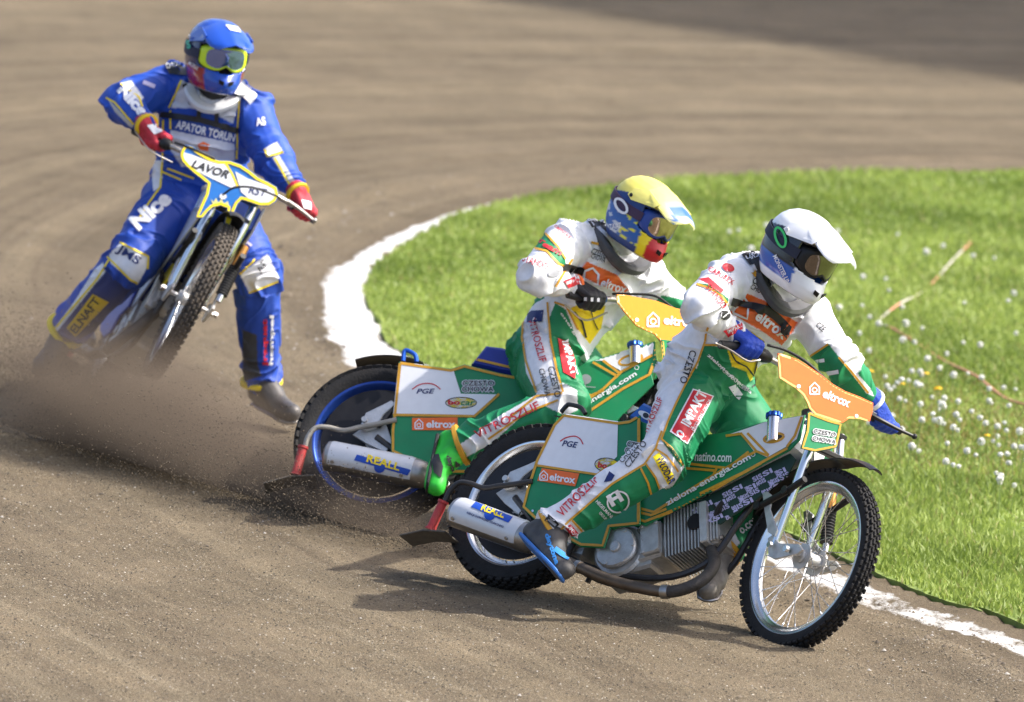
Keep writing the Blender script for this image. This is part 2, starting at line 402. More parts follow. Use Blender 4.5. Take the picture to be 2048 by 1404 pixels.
me = tomesh('track', np.column_stack([P2, z]), F, flow_mat())
a = me.attributes.new('flow', 'FLOAT_VECTOR', 'POINT'); a.data.foreach_set('vector', np.stack([ss*.10, dd*5.5, 0*dd], 1).astype(np.float32).ravel())
track = link('track', me); track['kind'] = 'structure'; track['label'] = 'brown shale speedway track'; track['category'] = 'track'
TB = bvh(track)
def ground_z(x, y):
    h = TB.ray_cast(Vector((x, y, 5)), Vector((0, 0, -1))); return h[0].z if h[0] else 0.
# ---- infield turf
M_TURF = mat('turf_soil', srgb(124, 142, 70), .95, noise=.35, nscale=4, bump=.6, bscale=40)
gp = g_edge + .012*np.stack([vnoise(np.stack([g_edge[:, 1]*14, g_edge[:, 0]*14, 0*g_edge[:, 0]], 1)), vnoise(np.stack([g_edge[:, 0]*14, g_edge[:, 1]*14, 3+0*g_edge[:, 0]], 1))], 1)
inf = MB(); inf.prism(np.column_stack([gp, np.full(len(gp), -.05)]), (0, 0, .056)); V, F = inf.arrays()
me = tomesh('infield', V, F, M_TURF, False); bm = bmesh.new(); bm.from_mesh(me); bmesh.ops.recalc_face_normals(bm, faces=bm.faces); bmesh.ops.triangulate(bm, faces=bm.faces); bm.to_mesh(me); bm.free()
infield = link('infield', me); infield['kind'] = 'structure'
# ---- white line: lime strip with ragged, scuffed edges
cv = l_edge[1:]; n = len(cv)
inner = []
for p in cv:
    d = np.hypot(*(g_edge-p).T); k = d.argmin(); inner.append(g_edge[k])
inner = np.array(inner); Lw = np.hypot(*(inner-cv).T)
inner = cv+(inner-cv)*np.clip(.95-.30*np.clip((46-cv[:, 1])/4, 0, 1), .4, .95)[:, None]
R_ = []
fine = lambda A: np.stack([np.interp(np.linspace(0, len(A)-1, 900), np.arange(len(A)), A[:, k]) for k in (0, 1)], 1)
cv, inner = fine(cv), fine(inner)
tts = np.linspace(-.34, 1.22, 25); lift = np.repeat(.006*np.clip(np.minimum(tts+.34, 1.22-tts)/.2, 0, 1)-.003, 900)
for tt in tts: R_.append(cv+(inner-cv)*tt)
Vl = np.concatenate(R_); zl = np.array([ground_z(x, y) for x, y in Vl])+lift
F = [[k*900+i, k*900+i+1, (k+1)*900+i+1, (k+1)*900+i] for k in range(24) for i in range(899)]
me = tomesh('white_line', np.column_stack([Vl, zl]), F, flow_mat(True))
ed = np.repeat(np.maximum(np.clip((.24-tts)/.40, 0, 1), np.clip((tts-.86)/.28, 0, 1)), 900)*.34+np.clip((46.5-Vl[:, 1])/5, 0, 1)*.165-.05
ed += np.tile(np.clip((np.arange(900)-860)/40, 0, 1), 25)*.3
aw = me.attributes.new('edge', 'FLOAT', 'POINT'); aw.data.foreach_set('value', ed.astype(np.float32))
dl_, sl_ = dist_poly(Vl, g_edge[3:-3][::3]); aw = me.attributes.new('flow', 'FLOAT_VECTOR', 'POINT'); aw.data.foreach_set('vector', np.stack([sl_*.10, dl_*5.5, 0*dl_], 1).astype(np.float32).ravel())
wl = link('white_line', me); wl['kind'] = 'structure'
# ---- grass blades on the turf in view
def scatter_px(n, poly):
    P = np.array(poly); lo, hi = P.min(0), P.max(0); q = RNG.uniform(lo, hi, (n*4, 2)); q = q[inside(poly, q)][:n]; return q
def blades(n):
    g = []
    bx = RNG.uniform(-1.2, 5.5, n*3); by = RNG.uniform(33, 60, n*3); p = np.stack([bx, by], 1)
    p = p[inside(gp.tolist(), p)]; px = proj(np.column_stack([p, np.zeros(len(p))])); vis = (px[:, 0] > 600) & (px[:, 0] < 2120) & (px[:, 1] > 300) & (px[:, 1] < 1460); p = p[vis | (RNG.random(len(p)) < .35)]
    keep = RNG.random(len(p)) < np.clip(1.35-(p[:, 1]-40)/26, .35, 1); p = p[keep][:n]; n = len(p)
    h = RNG.uniform(.016, .045, n)*(1+.5*vnoise(np.column_stack([p*1.3, np.zeros(n)]))); wd = RNG.uniform(.003, .006, n)*(1+(p[:, 1]-40)/18)
    a = RNG.uniform(0, 2*np.pi, n); u = np.stack([np.cos(a), np.sin(a), 0*a], 1); b = RNG.uniform(0, 2*np.pi, n); ln = RNG.uniform(.1, .9, n)
    tip = np.stack([np.cos(b)*ln, np.sin(b)*ln, np.ones(n)], 1)*h[:, None]; base = np.column_stack([p, np.full(n, .003)])
    m1 = base+tip*np.array([.35, .35, .6])
    V = np.stack([base-u*wd[:, None], base+u*wd[:, None], m1+u*wd[:, None]*.7, m1-u*wd[:, None]*.7, base+tip], 1).reshape(-1, 3)
    I = np.arange(n)*5; me = bpy.data.meshes.new('grass'); me.vertices.add(len(V)); me.vertices.foreach_set('co', V.ravel())
    loops = np.stack([I, I+1, I+2, I+3, I+3, I+2, I+4], 1).ravel(); me.loops.add(len(loops)); me.loops.foreach_set('vertex_index', loops)
    me.polygons.add(2*n); st = np.stack([np.arange(n)*7, np.arange(n)*7+4], 1).ravel(); me.polygons.foreach_set('loop_start', st); me.polygons.foreach_set('loop_total', np.tile([4, 3], n)); me.update(); me.validate()
    q = np.column_stack([p*1.1, np.zeros(n)]); v = .5+.5*fbm(q, 3); v = np.clip(v+RNG.normal(0, .2, n), 0, 1)[:, None]
    c = np.array(srgb(114, 134, 56))*(1-v)+np.array(srgb(168, 184, 96))*v
    pp = proj(base); straw = np.clip(1-np.abs((pp[:, 1]-(815+.2*(pp[:, 0]-1690)))/130), 0, 1)*np.clip((pp[:, 0]-1560)/160, 0, 1)
    # the unmown dry strip follows the rope line on the ground
    s = (RNG.random(n) < straw*.55)[:, None]; c = np.where(s, np.array(srgb(150, 142, 84)), c)
    s2 = (RNG.random(n) < .05)[:, None]; c = np.where(s2, np.array(srgb(160, 158, 96)), c)
    C = np.repeat(c, 5, 0); paint(me, C); return me
M_GRASS = mat('grass_blade', (.1, .2, .05), .55, attr='Col', noise=.1)
_t = M_GRASS.node_tree; _b = _t.nodes['Principled BSDF']; _b.inputs['Subsurface Weight'].default_value = 0
_tr = _t.nodes.new('ShaderNodeBsdfTranslucent'); _mx = _t.nodes.new('ShaderNodeMixShader'); _mx.inputs[0].default_value = .45
_at = [n_ for n_ in _t.nodes if n_.type == 'ATTRIBUTE'][0]; _t.links.new(_at.outputs['Color'], _tr.inputs[0]); _t.links.new(_b.outputs[0], _mx.inputs[1]); _t.links.new(_tr.outputs[0], _mx.inputs[2]); _t.links.new(_mx.outputs[0], _t.nodes['Material Output'].inputs[0])
me = blades(230000); me.materials.append(M_GRASS); gr = link('grass', me); gr['kind'] = 'stuff'; gr['label'] = 'short green grass covering the infield'; gr['category'] = 'grass'
# ---- crumbs of shale lying on the track
def crumbs(name, pts, sizes, m, cols, full=True):
    base = np.array([(1, 0, 0), (-1, 0, 0), (0, 1, 0), (0, -1, 0), (0, 0, 1), (0, 0, -1)], float); n = len(pts)
    V = base[None]*(1+RNG.uniform(-.35, .35, (n, 6, 1)))*sizes[:, None, None]; V[:, :, 2] *= .75; a = RNG.uniform(0, 6.28, n); ca, sa = np.cos(a)[:, None], np.sin(a)[:, None]
    x, y = V[:, :, 0]*ca-V[:, :, 1]*sa, V[:, :, 0]*sa+V[:, :, 1]*ca; V[:, :, 0], V[:, :, 1] = x, y; V = (V+pts[:, None]).reshape(-1, 3)
    T = np.array([(0, 2, 4), (2, 1, 4), (1, 3, 4), (3, 0, 4), (2, 0, 5), (1, 2, 5), (3, 1, 5), (0, 3, 5)])[:8 if full else 4]; nf = len(T)
    L_ = (T[None]+(np.arange(n)*6)[:, None, None]).ravel(); me = bpy.data.meshes.new(name); me.vertices.add(len(V)); me.vertices.foreach_set('co', V.ravel())
    me.loops.add(len(L_)); me.loops.foreach_set('vertex_index', L_); me.polygons.add(n*nf); me.polygons.foreach_set('loop_start', np.arange(n*nf)*3); me.polygons.foreach_set('loop_total', np.full(n*nf, 3)); me.update(); me.validate()
    paint(me, np.repeat(cols, 6, 0)); me.materials.append(m); o = link(name, me); o['kind'] = 'stuff'; return o
M_CRUMB = mat('shale_crumb', (.2, .17, .14), .95, attr='Col', noise=.2, nscale=200)
N = 75000
p = np.stack([RNG.uniform(-2.6, 3, N), RNG.uniform(36.5, 56, N)], 1)
d, s = dist_poly(p, g_edge[3:-3][::3]); out = ~inside(gp.tolist(), p)
clump = .5+.5*vnoise(np.column_stack([s*.8, d*5, 0*d]))
pr = (.16+.8*np.exp(-(d-.45)**2/.09)+.5*clump**2)*np.clip((60-p[:, 1])/18, .2, 1)
k = out & (d > .05) & (RNG.random(N) < pr); p, d = p[k], d[k]
sz = RNG.uniform(.0018, .0052, len(p))*(1+1.1*np.exp(-(d-.45)**2/.06)*RNG.random(len(p)))*(1+(RNG.random(len(p)) < .04)*1.2)
zz = np.array([ground_z(x, y) for x, y in p])+sz*.3
v = RNG.random(len(p))[:, None]; cols = np.array(srgb(70, 62, 52))*(1-v)+np.array(srgb(128, 115, 97))*v; lt = RNG.random(len(p)) < .10; cols[lt] = srgb(160, 154, 144)
pn_ = np.stack([RNG.uniform(-2.3, 2.3, 190000), 36.6+RNG.random(190000)**1.25*10.5], 1); dn_, sn_ = dist_poly(pn_, g_edge[3:-3][::4]); cl_ = .5+.5*fbm(np.column_stack([sn_*.5, dn_*4, 0*dn_]), 2)
kn_ = ~inside(gp.tolist(), pn_) & (dn_ > .45) & (RNG.random(len(pn_)) < .35+.6*cl_); pn_ = pn_[kn_]
zn_ = np.array([ground_z(x, y) for x, y in pn_]); s2_ = RNG.uniform(.0016, .0046, len(pn_)); p = np.vstack([p, pn_]); zz = np.concatenate([zz, zn_+s2_*.2]); sz = np.concatenate([sz, s2_])
v = RNG.random(len(pn_))[:, None]; c2_ = np.array(srgb(78, 70, 57))*(1-v)+np.array(srgb(146, 134, 112))*v; dk = RNG.random(len(pn_)) < .16; c2_[dk] = srgb(52, 47, 40); lt = RNG.random(len(pn_)) < .025; c2_[lt] = srgb(178, 170, 154); cols = np.vstack([cols, c2_])
cr = crumbs('track_crumbs', np.column_stack([p, zz]), sz, M_CRUMB, cols, full=False); cr['label'] = 'crumbs of shale scattered over the track'; cr['category'] = 'dirt'
# ---- dandelions in the turf
def dandelion_meshes():
    out = []
    M_SEED = mat('seed_fluff', (.80, .79, .75), .9, noise=.05); M_STEM = mat('stem', srgb(120, 140, 70), .7); M_PETAL = mat('petal', srgb(245, 200, 20), .6, noise=.1)
    for v in range(4):
        V = [(0, 0, 0)]; F = []; mi = []; n = 80 if v < 3 else 50; R = .0125+.0015*v; H = .15
        g = RNG.normal(size=(n, 3)); g /= np.linalg.norm(g, axis=1)[:, None]
        if v == 3: g[:, 2] = np.abs(g[:, 2])*.5+.1
        vs = []; fs = []
        for d in g:
            u = np.cross(d, [.3, .5, .8]); u /= np.linalg.norm(u); w_ = np.cross(d, u); b = len(vs)
            wdt = .0032 if v < 3 else .005
            vs += [d*R*.15, d*R+u*wdt, d*R-u*wdt*.5+w_*wdt, d*R-u*wdt*.5-w_*wdt]; fs += [(b, b+1, b+2), (b+1, b+2, b+3)]; mi += [0, 0]
        vs = np.array(vs)+(0, 0, H); mb = MB(); mb.add(vs, fs); k = len(fs); mb.tube([(0, 0, 0), (.004, 0, H*.5), (0, 0, H)], [.0022, .002, .0018], 5); V_, F_ = mb.arrays()
        me = tomesh('dandelion', V_, F_, M_SEED if v < 3 else M_PETAL, False); me.materials.append(M_STEM)
        for i, f in enumerate(me.polygons): f.material_index = 0 if i < k else 1
        out.append(me)
    return out
DM = dandelion_meshes()
dense = [(1700, 745), (1860, 735), (2048, 790), (2048, 985), (1900, 930), (1770, 880), (1700, 810)]
spots = [(q, 0) for q in scatter_px(96, dense)]+[(q, 0) for q in scatter_px(20, [(1660, 450), (2048, 470), (2048, 800), (1850, 730), (1690, 700)])]+[(q, 0) for q in scatter_px(4, [(1440, 450), (1530, 440), (1530, 500), (1440, 500)])]
spots += [((x, y), 1) for x, y in ((1738, 743), (1808, 769), (1850, 748), (1880, 778), (1978, 872))]
spots += [((x, y), 0) for x, y in ((1722, 611), (1674, 613), (1923, 685), (1876, 735), (1940, 747), (1742, 700), (1858, 718), (1830, 685), (1720, 553), (1992, 516), (2004, 775), (2032, 778), (1841, 656))]
for (x, y), kind in spots:
    s = RNG.uniform(.6, 1.12); h = .15*s*(1 if not kind else .8); b = at_ground([(x, y)], .02+h)[0]; b[2] = .02
    if not inside(gp.tolist(), b[None, :2])[0]: continue
    o = link('dandelion', DM[3] if kind else DM[int(RNG.integers(0, 3))]); o.location = b; o.scale = (s, s, s*(1 if not kind else .8)); o.rotation_euler = (RNG.uniform(-.12, .12), RNG.uniform(-.12, .12), RNG.uniform(0, 6))
    o['label'] = 'yellow dandelion flower growing in the infield grass' if kind else 'white dandelion seed head growing in the infield grass'; o['category'] = 'dandelion'; o['group'] = 'dandelions in flower' if kind else 'dandelion seed heads in the infield'
# ---- marker tape lying in the grass
pts = at_ground([(1942, 484), (1905, 525), (1850, 575), (1800, 610), (1762, 638), (1752, 648), (1775, 658), (1830, 682), (1890, 720), (1950, 757), (2010, 790), (2070, 815)], .03); pts[:, 2] += .014*np.sin(np.arange(12)*2.3)
tape = MB(); tape.tube(bez(pts, 60), .0055, 6); V, F = tape.arrays()
me = tomesh('marker_tape', V, F, mat('tape_white', (.55, .50, .42), .6, noise=.15)); me.materials.append(mat('tape_orange', srgb(206, 140, 112), .6, noise=.1))
for i, f in enumerate(me.polygons): f.material_index = 1 if (i//6) % 9 in (0, 1, 2) or (i//6) > 36 else 0
tp = link('marker_tape', me); tp['label'] = 'faded orange and white marker tape lying in the infield grass'; tp['category'] = 'tape'
# ---- unseen stand added right of the view; its roof is placed for the far shade
e0, e1 = at_ground([(1040, -5), (2048, 150)])[:, :2]
HR = 24.; sh = SUN[:2]/SUN[2]*HR; dr = (e1-e0)/np.hypot(*(e1-e0)); nr = np.array([-dr[1], dr[0]])
if nr@np.array([1., .5]) < 0: nr = -nr
a = e0+sh-dr*14; b = e0+sh+dr*9; dep = nr*16
gs = top('shadow_stand', 'unseen roofed stand on columns, added to shade the far corner of the track', 'shadow_stand', M=Matrix.Translation((*a, 0)))
def loc3(q, zc): return np.array([*(q-a), zc])
M_ROOF = mat('stand_roof', (.3, .32, .34), .6, noise=.1); M_CONC = mat('stand_concrete', (.35, .34, .32), .9, noise=.15)
part('roof', MB().prism([loc3(a, HR), loc3(b, HR), loc3(b+dep, HR), loc3(a+dep, HR)], (0, 0, .5)), M_ROOF, gs, False)
for k in range(6):
    q = a+dr*(1+k*4.2)+nr*14; part('column', MB().cyl(loc3(q, 0), loc3(q, HR-.003), .3, n=10), M_CONC, gs)
for k in range(8):
    q0 = a+nr*(3+k*1.5); q1 = b+nr*(3+k*1.5); part('tier', MB().prism([loc3(q0, 0), loc3(q1, 0), loc3(q1+nr*1.49, 0), loc3(q0+nr*1.49, 0)], (0, 0, 1+.8*k)), M_CONC, gs, False)

# ================================================================= motorcycles
POSE1 = [-0.0005, 41.0817, 0.012, -0.672, 0.4999, -0.0247, 0.3061]
POSE2 = [-0.518, 42.6549, -0.0093, -0.1244, 0.5264, -0.0025, 0.20]
POSE3 = [-1.8986+.150, 45.7795+.062, -0.0083, -1.36, 0.475, 0.1991, 0.06]
RAKE = math.radians(23); SA = np.array([-math.sin(RAKE), 0, math.cos(RAKE)]); HEAD = np.array([1.06, 0, .80]); FH = np.array([1.36, 0, .355]); RH = np.array([0, 0, .335])
def rot_axis(a, t):
    a = np.array(a, float)/np.linalg.norm(a); K = np.array([[0, -a[2], a[1]], [a[2], 0, -a[0]], [-a[1], a[0], 0]]); return np.eye(3)+math.sin(t)*K+(1-math.cos(t))*K@K
def m4(Rm, t): 
    M = Matrix.Identity(4)
    for i in range(3):
        for j in range(3): M[i][j] = Rm[i][j]
        M[i][3] = t[i]
    return M
def linkM(name, data, parent, M):
    o = bpy.data.objects.new(name, data); COL.objects.link(o); o.parent = parent; o.matrix_local = M; WM[o.name] = WM[parent.name] @ M; return o
class Bike:
    def __init__(s, P, dx=0.):
        s.dx = np.array([dx, 0, 0])
        yaw, lean, pit = P[3:6]; cy, sy = math.cos(yaw), math.sin(yaw); l = -lean
        Rz = np.array([[cy, -sy, 0], [sy, cy, 0], [0, 0, 1]]); Ry = np.array([[math.cos(pit), 0, -math.sin(pit)], [0, 1, 0], [math.sin(pit), 0, math.cos(pit)]])
        Rx = np.array([[1, 0, 0], [0, math.cos(l), -math.sin(l)], [0, math.sin(l), math.cos(l)]])
        s.R = Rz@Ry@Rx; s.o = np.array(P[:3]); s.S = rot_axis(SA, -P[6])
    def st(s, V): return HEAD+(np.atleast_2d(V)-HEAD)@s.S.T+s.dx             # turn with the steering
    def world(s, V): return s.o+np.atleast_2d(V)@s.R.T
    def local(s, W): return (np.atleast_2d(W)-s.o)@s.R
    def px(s, pts, y, steered=False):                                    # pixels -> local points on the plane y = const
        d = rays(pts)@s.R; c = (CC-s.o)@s.R
        if steered: d = d@s.S; c = HEAD+(c-HEAD)@s.S
        y = np.broadcast_to(y, (len(d),)); return c+d*((y-c[1])/d[:, 1])[:, None]
def wheel(B, root, name, c, R, hw, rimR, steered, m_rim, rows, around, spokes, m_tyre, cover=None):
    Ml = m4(B.S if steered else np.eye(3), B.st([c])[0] if steered else c)
    hub = MB(); hub.cyl((0, -.055, 0), (0, .055, 0), .028, n=16, bev=.004)
    for sgn in (-1, 1): hub.cyl((0, sgn*.036, 0), (0, sgn*.042, 0), .05, n=20)
    hub.cyl((0, -.10, 0), (0, .10, 0), .009, n=8)
    V, F = hub.arrays(); me = tomesh(name, V, F, M_ALU); sharp(me); hb = linkM(name, me, root, Ml)
    th = np.linspace(0, 2*np.pi, 96, endpoint=False)
    def ring(r, y): return np.stack([r*np.cos(th), np.full(96, y), r*np.sin(th)], 1)
    rb = R-.008
    prof = [(rimR-.008, -hw*.62), (rimR+.006, -hw*.82), (rimR+(rb-rimR)*.45, -hw), (rimR+(rb-rimR)*.75, -hw*.96), (rb-.008, -hw*.72), (rb, -hw*.35), (rb+.001, 0)]
    prof += [(r, -y) for r, y in prof[-2::-1]]
    t = MB(); t.grid([ring(r, y) for r, y in prof], closed_v=True, cap=False)
    da = 2*np.pi/around
    for k in range(around):
        for j, yy in enumerate(rows):
            a = da*(k+.5*(j % 2)); e = abs(yy)/hw; r0 = rb-.004-.020*max(0, e-.35)**1.5; tilt = math.copysign(max(0, e-.25)*.9, yy)
            ct, s_ = math.cos(a), math.sin(a); ez = np.array([ct, 0, s_])*math.cos(tilt)+np.array([0, 1, 0])*math.sin(tilt); ex = np.array([-s_, 0, ct]); ey = np.cross(ez, ex)
            L = R*da*.62; wd = hw*2/len(rows)*.72
            Mx = np.stack([ex, ey, ez], 1); t.box(np.array([ct*r0, yy, s_*r0])+ez*.004, (L, wd, .0165), Mx, bev=.002)
    V, F = t.arrays(); me = tomesh('tyre', V, F, m_tyre); sharp(me); linkM('tyre', me, hb, Matrix.Identity(4))
    w_ = hw*.62; r = MB(); r.grid([ring(a, b) for a, b in ((rimR+.004, -w_-.004), (rimR-.006, -w_-.005), (rimR-.014, -w_), (rimR-.018, -w_*.72), (rimR-.032, -w_*.4), (rimR-.034, 0), (rimR-.032, w_*.4), (rimR-.018, w_*.72), (rimR-.014, w_), (rimR-.006, w_+.005), (rimR+.004, w_+.004), (rimR-.002, w_*.5), (rimR-.002, -w_*.5))], closed_v=True, cap=False)
    V, F = r.arrays(); me = tomesh('rim', V, F, m_rim); sharp(me, 50); linkM('rim', me, hb, Matrix.Identity(4))
    for q in range(4):
        if not spokes: break
        sy = -1 if q < 2 else 1; lac = .55 if q % 2 else -.55
        p0 = np.array([.046*math.cos(lac), sy*.039, .046*math.sin(lac)]); p1 = np.array([(rimR-.03), sy*.006, 0])
        p0 = np.array([.046*math.cos(lac*2.2), sy*.039, .046*math.sin(lac*2.2)])
        mbs = MB(); mbs.tube([p0, p0+(p1-p0)*.93, p0+(p1-p0)*.931, p1], [.0016, .0016, .0028, .0028], 6); V, F = mbs.arrays(); me = tomesh('spoke', V, F, M_CHROME)
        for k in range(spokes//4):
            linkM('spoke', me, hb, Matrix.Rotation(2*math.pi*(k+q*.25)/(spokes//4), 4, 'Y'))
    if cover:
        cm = MB(); cm.lathe((0, 0, 0), (0, 1, 0), [(-.034, .03), (-.036, .06), (-.030, rimR*.6), (-.024, rimR-.034), (-.020, rimR-.034), (-.026, rimR*.6), (-.032, .06)], 48); V, F = cm.arrays(); me = tomesh('wheel_cover', V, F, cover); sharp(me); linkM('wheel_cover', me, hb, Matrix.Identity(4))
    return hb
LOC = {}
def curve_arc(c, r, a0, a1, n=18, y=0.): 
    t = np.radians(np.linspace(a0, a1, n)); r = np.broadcast_to(r, (n,)); return np.stack([c[0]+r*np.cos(t), np.full(n, y), c[2]+r*np.sin(t)], 1)
def strip_arc(mb, c, r, a0, a1, hw, thick, n=18, crown=.012):
    t = np.radians(np.linspace(a0, a1, n)); r = np.linspace(*r, n) if isinstance(r, tuple) else np.full(n, r); hw = np.linspace(*hw, n) if isinstance(hw, tuple) else np.full(n, hw); R_ = []
    ysn = np.linspace(-1, 1, 7)
    for a, rr, h in zip(t, r, hw):
        u = np.array([math.cos(a), 0, math.sin(a)]); topv = [np.array([c[0], 0, c[2]])+u*(rr-crown*k*k)+np.array([0, k*h, 0]) for k in ysn]; bot = [p-u*thick for p in topv[::-1]]
        R_.append(np.array(topv+bot))
    return mb.grid(R_)
def mirror(V): V = np.array(V, float); V[:, 1] *= -1; return V
def sheet(mb, poly, thick, bulge=0.):        # thin cover following a polygon on a plane y = const
    P = np.asarray(poly, float); sg = 1 if P[0, 1] < 0 else -1
    return mb.prism(P, (0, sg*thick, 0), bev=.003)
def muffler(B, root, A, Bv, r, m_shield):
    A, Bv = np.array(A), np.array(Bv); d = (Bv-A)/np.linalg.norm(Bv-A); L = np.linalg.norm(Bv-A)
    mb = MB(); mb.lathe(A, d, [(-.012, r*.45), (-.012, r*.62), (-.004, r*.93), (0, r), (L, r), (L+.03, r*.9), (L+.06, r*.5), (L+.065, .024)], 28); mf = part('muffler', mb, M_STEEL, root)
    mb = MB(); u = np.cross(d, [0, 0, 1.]); u /= np.linalg.norm(u); u = u if u[1] < 0 else -u; v = np.cross(d, u); v = v if v[2] > 0 else -v
    R_ = []
    for s_, k in ((.012, .97), (.02, 1), (L*.5, 1), (L-.03, 1), (L-.015, .96)):
        rr = r*1.06*k; th = np.radians(np.linspace(-50, 118, 22)); o = [A+d*s_+rr*(math.cos(t)*u+math.sin(t)*v) for t in th]; i = [A+d*s_+(rr-.004)*(math.cos(t)*u+math.sin(t)*v) for t in th[::-1]]; R_.append(np.array(o+i))
    mb.grid(R_); sh = part('heat_shield', mb, m_shield, mf)
    for s_ in (.035, L-.05):
        for t in (-38, 100):
            n = math.cos(math.radians(t))*u+math.sin(math.radians(t))*v; p = A+d*s_+n*r*1.055; part('rivet', MB().cyl(p, p+n*.005, .008, n=10, bev=.0015), M_STEEL, mf)
    return mf, sh

def build_bike(idx, P, cfg):
    B = Bike(P, cfg.get('dx', 0.)); root = top('motorcycle', cfg['label'], 'motorcycle', 'speedway motorcycles on the track', m4(B.R, B.o)); O = {'root': root, 'B': B}
    if idx == 1:                                            # shapes measured once, on the bike seen best
        q = lambda pts, y, s=False: B.px(pts, y, s)
        LOC['exh'] = q([(1424, 1100), (1428, 1130), (1402, 1162), (1352, 1182), (1300, 1180), (1220, 1160), (1160, 1135), (1118, 1116), (1080, 1098)], [-.055, -.085, -.12, -.145, -.155, -.16, -.165, -.17, -.172])
        LOC['muf'] = q(K4((384, 818), (852, 990)), -.172)
        LOC['peg'] = q([(1073, 1101)], -.25)[0]
        LOC['bracket'] = q(K4((672, 640), (735, 545), (855, 495), (905, 472), (922, 500), (830, 570), (760, 655), (700, 665)), -.125)
        LOC['plate'] = q(K4((640, 690), (720, 640), (850, 640), (850, 760), (790, 830), (700, 760)), -.10)
        LOC['defl'] = q(K4((885, 610), (760, 630), (660, 642), (560, 655), (470, 625), (395, 622), (335, 675), (300, 745)), [-.135, -.135, -.135, -.14, -.15, -.155, -.155, -.15])
        LOC['sleeve'] = q(K4((292, 740), (205, 935)), [-.15, -.135])
        LOC['flap'] = q(K4((25, 985), (160, 932), (275, 915), (318, 985), (335, 1050), (290, 1035), (180, 1000)), -.12)
        LOC['fork'] = q([(1548, 1092), (1617, 905)], -.088, True)
        LOC['link'] = q(K3((412, 660), (440, 640), (480, 690), (600, 695), (625, 730), (590, 757), (450, 788), (415, 770)), -.100, True)
        LOC['upright'] = q(K3((380, 385), (405, 372), (440, 400), (425, 480), (470, 610), (455, 650), (412, 620), (390, 480)), -.108, True)
        LOC['stay'] = q(K3((360, 468), (530, 372), (640, 300)), -.112, True)
        LOC['shock'] = q(K3((815, 330), (795, 490), (770, 690), (762, 745)), .11, True)
        LOC['tank'] = q([(1200, 905), (1271, 838), (1360, 872), (1439, 866), (1528, 843), (1610, 829), (1599, 879), (1579, 900), (1500, 942), (1400, 993), (1330, 1030), (1290, 1051), (1262, 1042), (1225, 1060), (1200, 1040)], -.115)
        LOC['rear'] = q(K2((340, 150), (690, 200), (760, 190), (830, 160), (830, 860), (640, 880), (600, 1005), (450, 1000), (190, 860), (75, 750), (100, 640), (160, 450), (275, 215)), -.130)
        LOC['belly'] = q([(1350, 1025), (1579, 905), (1592, 918), (1575, 950), (1510, 1000), (1440, 1048), (1400, 1045)], -.085)
        LOC['seat'] = q(K2((752, 165), (845, 75), (935, 120), (1000, 260), (890, 250)), -.10)
        LOC['cap'] = q([(1548, 832), (1546, 884)], -.112)
    # ---- wheels
    hw = .05
    O['rear'] = wheel(B, root, 'rear_wheel', RH, .335, .05, .262, False, cfg['rim_r'], (-.043, -.029, -.0145, 0, .0145, .029, .043), 52, 36 if idx == 1 else 0, M_RUBBER if idx < 3 else M_DIRTRUBBER, cfg.get('cover'))
    O['front'] = wheel(B, root, 'front_wheel', FH, .355, .034, .300, True, M_CHROME, (-.028, -.014, 0, .014, .028), 70, 36, M_RUBBER if idx < 3 else M_DIRTRUBBER)
    stx = lambda mb: mb.xf(lambda V: B.st(V))
    # ---- fork, links, fender
    fb, ft = LOC['fork']; fd = (ft-fb)/np.linalg.norm(ft-fb); tp = np.array([1.225, fb[1], .86])
    for sg in (1, -1):
        mir = (lambda V: np.array(V)*np.array([1, sg, 1])); leg_m = (lambda V: np.array(V)*np.array([1, sg if sg > 0 else -.72, 1]))
        leg = MB().tube(leg_m([fb, fb+fd*.24, fb+fd*.241, ft, tp]), [.0155, .0155, .019, .019, .019], 14); part('fork_leg', stx(leg), M_CHROME, root)
        part('fork_link', stx(MB().prism(mir(LOC['link']), (0, sg*.012, 0), bev=.002)), M_ALU, root)
        part('fork_bracket', stx(MB().prism(mir(LOC['upright']), (0, sg*.008, 0), bev=.0015)), M_ALU, root)
        bo = MB(); c = mir([B.px(K3((432, 702)), -.112, True)[0] if idx == 1 else LOC['bolt']])[0]
        if idx == 1 and sg == 1: LOC['bolt'] = c.copy()
        bo.cyl(c, c+np.array([0, sg*-.012, 0]), .012, n=6); part('bolt', stx(bo), M_CHROME, root); part('bolt', stx(MB().cyl(mir([FH+[0, -.112, 0]])[0], mir([FH+[0, -.128, 0]])[0], .013, n=6)), M_CHROME, root)
        sy_ = MB().tube(mir(bez(LOC['stay'], 10)), .013, 10)
        for pq in LOC['stay'][:2]: sy_.cyl(mir([pq+[0, -.011, 0]])[0], mir([pq+[0, -.017, 0]])[0], .017, n=14, bev=.002)
        part('fender_stay', stx(sy_), M_BLACK, root)
    sh = LOC['shock']; s0 = MB().cyl(sh[0], sh[1], .019, n=14); sk_ = part('shock_absorber', stx(s0), mat('gold_anodised', srgb(176, 128, 70), .3, .9, noise=.1), root)
    nb = 11; bp = [sh[1]+(sh[2]-sh[1])*k/(2*nb) for k in range(2*nb+1)]; part('shock_boot', stx(MB().tube(bp, [.021 if k % 2 else .026 for k in range(2*nb+1)], 14)), M_GRIP, sk_)
    part('shock_eye', stx(MB().cyl(sh[2], sh[3], .013, n=10)), M_CHROME, sk_)
    yk = MB()
    for zq in (.25, .95):
        c = ft+(tp-ft)*zq; yk.box(c*np.array([1, 0, 1])+[0, -.012, 0], (.05, .175, .020), bev=.004)
    part('fork_yoke', stx(yk), M_FRAME, root)
